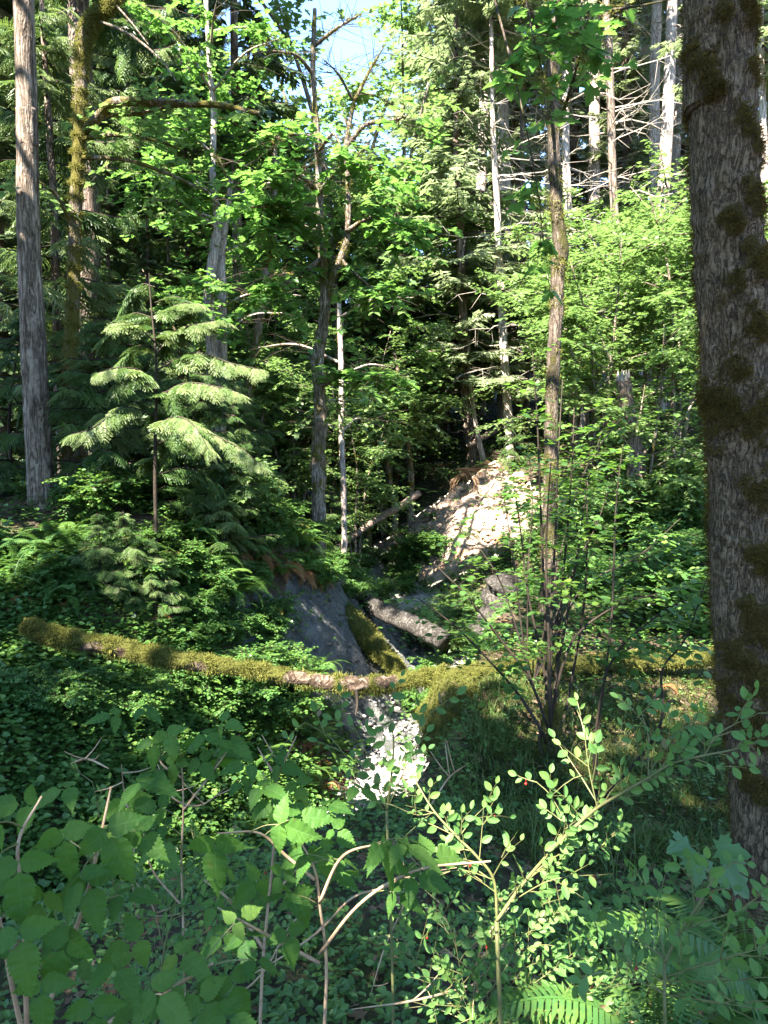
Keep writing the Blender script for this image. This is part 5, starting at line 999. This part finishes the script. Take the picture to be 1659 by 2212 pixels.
def huckleberry(label, stems, seed, density=1.0, leaf=.026, twl=(.07, .19), berries=6, mat='huck', stem_mat='twig_green', r0=.006, sub=True, ground_base=True, up=.55, tints=(.1, .85)):
    """stems: photo polylines (px, py, distance). Alternate side twigs carry small oval leaves"""
    gg = np.random.default_rng(seed); P0 = W(*stems[0][0]); b = A([P0[0], P0[1], gz(P0[0], P0[1])]); root = thing('huckleberry_bush', b, label, 'berry bush')
    mb = MB(); o_ = []; d_ = []; L_ = []
    for st in stems:
        P = [W(*q) for q in st]; n = max(16, len(P) * 8); P2 = spline(P, n); mb.tube(P, [r0, r0 * .8, r0 * .35] if st is stems[0] else [r0 * .4, r0 * .32, r0 * .2], 6, n); T = unit(np.gradient(P2, axis=0))
        ln = np.sum(np.linalg.norm(np.diff(P2, axis=0), axis=1)); m = max(3, int(ln / .030 * density)); f = np.linspace(.12, 1, m); i = (f * (n - 1)).astype(int)
        sd = unit(np.cross(T[i], A([0, .9, .35]))) * np.where(np.arange(m) % 2 == 0, 1., -1.)[:, None]
        d = unit(T[i] * gg.uniform(.5, 1.1, (m, 1)) + sd * gg.uniform(.4, 1.1, (m, 1)) + gg.normal(0, .25, (m, 3)) + A([0, 0, up]) * gg.uniform(0, 1, (m, 1)))
        o_.append(P2[i]); d_.append(d); L_.append(gg.uniform(*twl, m) * (1.1 - .5 * f))
    o = np.vstack(o_); d = np.vstack(d_); L = np.concatenate(L_)
    if ground_base and np.linalg.norm(P0 - b) > .03: mb.tube([b - A([0, 0, .05]), (b + P0) / 2 + A([.02, .01, 0]), P0], [r0 * 1.3, r0 * 1.1, r0], 6, 10)
    if sub:
        k = gg.uniform(0, 1, len(o)) < .75; f = gg.uniform(.25, .7, k.sum()); o2 = o[k] + d[k] * (L[k] * f)[:, None]; d2 = unit(d[k] + gg.normal(0, .6, (k.sum(), 3)) + A([0, 0, .15])); L2 = L[k] * gg.uniform(.4, .75, k.sum())
        o = np.vstack([o, o2]); d = np.vstack([d, d2]); L = np.concatenate([L, L2])
    bend = gg.normal(0, .12, (len(o), 3)) - A([0, 0, .12])
    pt = lambda t: o + d * (L * t)[:, None] + bend * (L * t * t)[:, None]
    lv = MB()
    for t0, t1 in ((0, .35), (.35, .7), (.7, 1)): lv.sticks(pt(t0), pt(t1), .0012 * (1.3 - t0), .0016 * (1.3 - t1), .5, 1)
    m = max(3, int(np.mean(L) / (leaf * .62)))
    nrm0 = unit(np.cross(d, np.cross(A([0, -.55, .85]) + gg.normal(0, .25, d.shape), d))); sd = unit(np.cross(nrm0, d))
    for j in range(m):
        t = (j + .9) / m; sg = 1 if j % 2 else -1; last = j == m - 1
        D = unit(d * (1.2 if last else .55) + sd * sg * (0.05 if last else .85) + gg.normal(0, .15, d.shape)); S = leaf * gg.uniform(.65, 1.2, len(o)) * (1 - .25 * t)
        keep = (gg.uniform(0, 1, len(o)) < .93)
        p = pt(t) + D * .002
        lv.inst(OVAL, p[keep], frames(D, nrm0 + gg.normal(0, .28, d.shape))[keep], S[keep], np.where(gg.uniform(0, 1, keep.sum()) < .015, 1., gg.uniform(*tints, keep.sum())))
    mb.build('stems', M[stem_mat], root, b, smooth=True); lv.build('foliage', [M[mat], M[stem_mat]], root, b)
    for k in range(berries):
        i = gg.integers(0, len(o)); p = pt(gg.uniform(.3, .8))[i] - A([0, 0, .012]); bb = MB(); R = .0036
        bb.tube([p + A([0, 0, R]), p + A([0, 0, R * .75]), p, p - A([0, 0, R * .75]), p - A([0, 0, R])], [R * .15, R * .7, R, R * .72, R * .25], 10, 12); bb.tube([p + A([0, 0, R]), p + A([0, 0, R + .01])], [.0008, .0008], 4, 3)
        bb.build('berry', M['berry'], root, b, smooth=True)
    return root
huckleberry('red berried huckleberry whose long bare stem arches up towards the thick mossy trunk', [
    [(1072, 1990, 1.75), (1125, 1915, 1.75), (1180, 1850, 1.72), (1232, 1795, 1.7), (1290, 1745, 1.68), (1340, 1715, 1.66), (1400, 1680, 1.64), (1450, 1650, 1.62), (1520, 1632, 1.6), (1590, 1618, 1.6), (1650, 1600, 1.6)], [(1180, 1850, 1.72), (1230, 1790, 1.75), (1290, 1740, 1.8)], [(1400, 1680, 1.64), (1440, 1600, 1.66), (1500, 1560, 1.68)], [(1290, 1745, 1.68), (1272, 1660, 1.7), (1262, 1580, 1.72)], [(1232, 1795, 1.7), (1190, 1720, 1.72), (1160, 1690, 1.74)], [(1400, 1680, 1.64), (1400, 1590, 1.66), (1385, 1540, 1.68)], [(1125, 1915, 1.75), (1200, 1850, 1.8), (1290, 1830, 1.85), (1330, 1800, 1.86)], [(1100, 1950, 1.75), (1180, 1905, 1.7), (1250, 1890, 1.68)], [(1520, 1632, 1.6), (1560, 1580, 1.6), (1640, 1540, 1.58)]],
    201, .85, .034, (.05, .15), 5, r0=.0046)
huckleberry('huckleberry with a green stem bowing over the creek beside the lit leaf', [
    [(1074, 1990, 1.8), (1066, 1900, 1.8), (1030, 1850, 1.8), (990, 1810, 1.82), (940, 1755, 1.85), (905, 1700, 1.9), (872, 1640, 1.95)], [(990, 1810, 1.82), (1020, 1770, 1.85), (1050, 1740, 1.9)], [(940, 1755, 1.85), (900, 1760, 1.85), (850, 1740, 1.85)], [(1066, 1900, 1.8), (1000, 1880, 1.8), (930, 1890, 1.8)]], 202, .85, .034, (.06, .16), 3, r0=.0042)
huckleberry('huckleberry sprigs with larger leaves standing before the sunny creek bed', [
    [(835, 1750, 2.0), (845, 1680, 2.0), (850, 1600, 2.0), (838, 1520, 2.0)], [(835, 1750, 2.0), (800, 1650, 2.0), (770, 1580, 2.0), (740, 1540, 2.0)], [(835, 1750, 2.0), (880, 1650, 2.0), (905, 1590, 2.0), (930, 1540, 2.0)], [(830, 1750, 2.0), (780, 1680, 2.0), (720, 1600, 2.0), (660, 1560, 2.0)]], 203, .45, .042, (.09, .18), 0, sub=False, up=.7, r0=.004, tints=(0, .4))
huckleberry('dense huckleberry with broad pale leaves at the foot of the thick trunk', [
    [(1435, 2080, 1.25), (1470, 2010, 1.25), (1505, 1960, 1.25), (1530, 1915, 1.25), (1548, 1890, 1.25)], [(1470, 2010, 1.25), (1540, 1985, 1.22), (1600, 1965, 1.2), (1630, 1950, 1.2)], [(1440, 2080, 1.25), (1400, 2020, 1.28), (1370, 1970, 1.3), (1345, 1930, 1.3)], [(1440, 2090, 1.25), (1420, 1990, 1.28), (1410, 1930, 1.3)], [(1440, 2110, 1.2), (1530, 2080, 1.15), (1600, 2060, 1.12), (1680, 2040, 1.1)], [(1440, 2120, 1.2), (1540, 2120, 1.15), (1660, 2110, 1.1)], [(1430, 2120, 1.2), (1350, 2070, 1.25), (1290, 2010, 1.3)], [(1440, 2150, 1.15), (1520, 2160, 1.1), (1640, 2180, 1.05)], [(1440, 2150, 1.2), (1380, 2120, 1.2), (1300, 2100, 1.2)]], 204, .95, .031, (.05, .13), 3, r0=.0033)
huckleberry('low huckleberry thicket with red berries over the shaded creek', [[(1040, 2230, 2.0), (1060, 2150, 2.0), (1090, 2080, 2.0), (1130, 2020, 2.0)], [(1040, 2230, 2.0), (1120, 2150, 2.0), (1200, 2090, 2.0), (1260, 2040, 2.0)], [(1030, 2230, 2.0), (1000, 2120, 2.0), (980, 2030, 2.0), (950, 1950, 2.05)], [(1030, 2230, 2.0), (960, 2150, 2.0), (900, 2080, 2.0), (860, 2010, 2.05)], [(1040, 2230, 2.0), (1150, 2190, 1.95), (1260, 2150, 1.9), (1350, 2120, 1.9)], [(1040, 2240, 2.0), (1040, 2120, 2.0), (1070, 2000, 2.0), (1090, 1930, 2.1)], [(1040, 2260, 2.0), (1200, 2230, 1.9), (1320, 2200, 1.9)], [(1050, 2200, 2.0), (1130, 2090, 2.0), (1180, 2000, 2.05), (1210, 1960, 2.05)]], 205, 1.0, .033, (.07, .20), 5, r0=.0030)
huckleberry('small leaved huckleberry under the broad salmonberry leaves', [[(330, 2260, 2.2), (350, 2080, 2.2), (380, 1950, 2.2), (420, 1850, 2.2)], [(330, 2260, 2.2), (280, 2080, 2.2), (250, 1930, 2.2), (200, 1690, 2.2)], [(340, 2260, 2.2), (440, 2120, 2.2), (520, 2000, 2.2), (560, 1900, 2.2)], [(340, 2260, 2.2), (420, 2060, 2.2), (470, 1920, 2.2), (480, 1840, 2.2)], [(320, 2260, 2.2), (180, 2100, 2.2), (120, 1980, 2.2)]], 207, .9, .030, (.07, .2), 2, r0=.004, tints=(0, .6))

def salmonberry(label, canes, clusters, seed, size=.085, cane_r=.0045, auto=0):
    """canes: photo polylines; clusters: three-leaflet leaves at photo points with a heading in degrees (0 right, 90 down)"""
    gg = np.random.default_rng(seed); P0 = W(*canes[0][0]); b = A([P0[0], P0[1], gz(P0[0], P0[1])]); root = thing('salmonberry_bush', b, label, 'bush'); mb = MB(); cs = []
    for c in canes:
        P = [W(*q) for q in c]; mb.tube(P, [cane_r, cane_r * .8, cane_r * .4], 6, len(P) * 6, rough=.05); P2 = spline(P, 40)
        for k in range(auto):
            f = gg.uniform(.3, 1); o = P2[int(f * 39)]; a = gg.uniform(0, 6.28); cs.append((o, A([cos(a), sin(a) * .8 - .25, gg.uniform(-.35, .25)]), size * gg.uniform(.7, 1.15), gg.uniform(.05, .08)))
    for px, py, Y, ang, s, tilt in clusters:
        a = radians(ang); cs.append((W(px, py, Y), A([cos(a), -tilt, -sin(a)]), s * .70, 0.0))
    if np.linalg.norm(P0 - b) > .05: mb.tube([b - A([0, 0, .05]), (P0 + b) / 2, P0], [cane_r * 1.2, cane_r * 1.1, cane_r], 6, 8)
    lv = MB()
    for o, d, s, pet in cs:
        d = unit(A(d)); q = o + d * pet + A([0, 0, pet * .4]); n = unit(A([0, -.45, .9]) + gg.normal(0, .32, 3)); n = unit(n - d * float(n @ d)); sd = np.cross(n, d)
        if pet: lv.tube([o, (o + q) / 2 + A([0, 0, .006]), q], [.0016, .0014, .0012], 4, 6, mat=1)
        t = np.clip(gg.normal(.45, .2), 0, 1); Dm = unit(d - A([0, 0, .25])); P = [q + d * .014, q, q]; D = [Dm, unit(sd * .95 + d * .02 - A([0, 0, .25])), unit(-sd * .95 + d * .02 - A([0, 0, .25]))]; S = [s * 1.1, s * .82, s * .82]
        R = frames(A(D), np.stack([n] * 3) + gg.normal(0, .22, (3, 3))); lv.inst(SERR if gg.uniform() < .6 else SERRL, A(P), R, A(S), np.clip(t + gg.normal(0, .08, 3), 0, 1))
    mb.build('canes', M['cane'], root, b, smooth=True); lv.build('foliage', [M['salmon'], M['twig_green']], root, b); return root
salmonberry('salmonberry with two sunlit three part leaves beside the creek', [[(700, 2230, 1.7), (705, 2080, 1.68), (690, 1950, 1.66), (680, 1880, 1.65), (640, 1800, 1.65)], [(690, 2060, 1.68), (780, 1950, 1.6), (900, 1880, 1.55), (1060, 1860, 1.5)], [(690, 1950, 1.66), (740, 1850, 1.6), (830, 1820, 1.5)], [(680, 1900, 1.65), (620, 1850, 1.65), (560, 1800, 1.62), (470, 1800, 1.5)], [(690, 2080, 1.68), (560, 2010, 1.65), (470, 1960, 1.6)]],
    [(822, 1826, 1.48, 62, .13, .35), (868, 1822, 1.5, 8, .13, .45), (464, 1816, 1.42, 86, .135, .30), (585, 1732, 1.7, 60, .12, .35), (560, 1700, 1.7, -10, .11, .5), (650, 1770, 1.72, 100, .10, .4), (690, 1830, 1.7, 60, .10, .35), (610, 1880, 1.7, 110, .095, .4), (640, 1930, 1.68, 60, .10, .35), (720, 1790, 1.75, 20, .09, .5), (560, 1900, 1.7, 150, .10, .4), (700, 1740, 1.8, -20, .10, .5), (620, 2010, 1.6, 70, .10, .4), (770, 1700, 1.9, 10, .10, .5), (540, 1650, 1.8, 190, .10, .5)], 301, auto=3)
salmonberry('salmonberry with broad dark leaves filling the near corner under the log', [[(60, 2300, 1.05), (55, 2100, 1.05), (50, 1950, 1.05), (40, 1820, 1.05), (90, 1720, 1.1)], [(60, 2300, 1.05), (130, 2100, 1.1), (180, 1960, 1.1), (210, 1840, 1.1), (240, 1700, 1.2)], [(60, 2280, 1.05), (20, 2100, 1.0), (0, 1980, 1.0)], [(120, 2300, 1.1), (250, 2200, 1.1), (380, 2130, 1.1), (460, 2080, 1.1)]],
    [(135, 1795, 1.05, 70, .10, .35), (230, 1790, 1.05, 55, .11, .3), (40, 1860, .95, 80, .10, .3), (300, 1690, 1.3, -15, .12, .45), (270, 1730, 1.3, 60, .10, .35), (185, 1900, 1.05, 60, .10, .35), (95, 1930, 1.0, 110, .09, .3), (40, 2010, .9, 70, .10, .3), (150, 2030, 1.0, 120, .09, .4), (240, 2080, 1.0, 30, .09, .45), (90, 2120, .95, 80, .09, .35), (330, 2140, 1.0, 20, .10, .4), (200, 2170, .95, 80, .09, .35), (430, 2150, 1.05, 45, .095, .4), (300, 2030, 1.1, 160, .09, .4), (60, 1740, 1.2, 200, .10, .4), (380, 2060, 1.1, 0, .09, .5), (150, 1700, 1.3, 170, .10, .5), (20, 1930, .95, 150, .1, .4), (500, 2110, 1.1, 60, .09, .4), (480, 2190, 1.0, 10, .10, .4)], 302, .054, auto=6)
salmonberry('salmonberry with pale thin canes rising in front of the mossy log', [[(395, 1960, 2.2), (392, 1850, 2.2), (396, 1750, 2.2), (392, 1650, 2.2), (380, 1590, 2.2)], [(396, 1750, 2.2), (450, 1680, 2.2), (500, 1610, 2.2)], [(392, 1680, 2.2), (350, 1650, 2.2), (330, 1600, 2.2)], [(396, 1960, 2.2), (330, 1880, 2.2), (310, 1800, 2.2)]],
    [(440, 1585, 2.2, 0, .12, .5), (360, 1580, 2.2, 60, .12, .4), (250, 1545, 2.2, 190, .12, .5), (310, 1530, 2.2, 10, .10, .5), (410, 1610, 2.2, 150, .11, .5), (430, 1640, 2.2, 40, .11, .4), (500, 1600, 2.2, 20, .12, .5), (330, 1600, 2.2, 80, .11, .4), (380, 1640, 2.2, 100, .1, .4), (480, 1560, 2.2, -10, .1, .5)], 303, .10, .004, auto=2)
salmonberry('salmonberry with dull leaves between the pale canes and the creek', [[(560, 2250, 2.0), (570, 2050, 2.0), (590, 1850, 2.0), (600, 1700, 2.0), (560, 1620, 2.0)], [(570, 2050, 2.0), (500, 1950, 2.0), (440, 1900, 2.0)], [(580, 1950, 2.0), (640, 1880, 2.0), (690, 1870, 2.0)]], [(520, 1690, 2, 30, .10, .5), (600, 1650, 2, -5, .11, .5), (640, 1690, 2, 60, .10, .4)], 304, .062, .005, auto=7)
# bare pale canes crossing the near ground
def canes():
    spec = [[(520, 2120), (620, 2060), (690, 2010), (760, 1940), (820, 1920), (900, 1890), (1040, 1865)], [(380, 2180), (470, 2170), (560, 2110), (620, 2010), (660, 1960), (690, 1890)], [(292, 1960), (285, 1880), (290, 1800), (270, 1720), (262, 1650)], [(350, 2040), (330, 1960), (290, 1900)], [(1100, 1960), (1060, 2010), (1030, 2080), (1020, 2200)], [(900, 1880), (870, 1960), (830, 2050), (800, 2150)], [(640, 1590), (600, 1680), (590, 1740)], [(340, 1650), (370, 1720), (430, 1740), (490, 1700)], [(930, 1740), (970, 1680), (1010, 1650)], [(235, 1660), (190, 1640), (150, 1650)], [(760, 2180), (900, 2160), (1010, 2130), (1080, 2110)]]
    gg = np.random.default_rng(8)
    for k, s in enumerate(spec):
        Y = 2.0 + gg.uniform(-.25, .5); P = [W(x, y, Y + gg.normal(0, .04)) for x, y in s]; mb = MB(); mb.tube(P, [.0012, .0030, .0032, .0028, .0006], 6, len(P) * 7, rough=.08)
        P2 = spline(P, 30)
        for q in range(3):
            o = P2[gg.integers(6, 28)]; d = unit(gg.normal(0, 1, 3) + A([0, 0, .6])); mb.tube([o, o + d * .05, o + d * .1 + A([0, 0, .01])], [.0024, .002, .001], 5, 6)
        o = mb.build('dead_cane', M['cane'], None, P[0], smooth=True); tag(o, 'thin tan dead cane bent among the leaves over the creek', 'cane', 'dead canes among the leaves')
canes()
# maple seedling at the foot of the thick trunk
def seedling():
    b = W(1510, 2020, 3.0); b[2] = gz(b[0], b[1]); root = thing('maple_seedling', b, 'maple seedling with four lobed leaves at the foot of the thick trunk', 'seedling'); mb = MB(); lv = MB(); t = W(1515, 1850, 3.0)
    mb.tube([b, (b + t) / 2 + A([.02, 0, 0]), t], [.005, .004, .003], 6, 12)
    for x, y, a, s in ((1490, 1828, 200, .13), (1505, 1850, 100, .12), (1550, 1835, -20, .13), (1560, 1870, 50, .155)):
        p = W(x, y, 2.95); mb.tube([t, (t + p) / 2 + A([0, 0, .02]), p], [.002, .002, .0015], 5, 8); r = radians(a); lv.inst(MAPLE, p[None], frames(A([[cos(r), -.5, -sin(r) * .7 - .1]]), A([[0, -.55, .85]])), A([s]), A([.6]))
    mb.build('stem', M['twig_green'], root, b, smooth=True); lv.build('foliage', M['maple'], root, b)
seedling()
for px, py, Y, s, l in ((1660, 2200, 2.3, 1.0, 'large fern in the corner beneath the thick trunk'), (1440, 2330, 1.9, .75, 'fern under the dense huckleberry with broad pale leaves'), (690, 1440, 10.4, .62, 'glowing yellow green fern standing just above the middle of the log')):
    p = W(px, py, Y); K['fern'][1].put((p[0], p[1], p[2] - .05), 1.0, s, l, None)
# ------------------------------------------------------------------ drop unused templates
for ks in list(K.values()) + [ST]:
    for k in ks:
        if not k.used:
            for c in list(k.root.children): bpy.data.objects.remove(c)
            bpy.data.objects.remove(k.root)
for o in bpy.data.objects:
    if o.get('group') == '': del o['group']
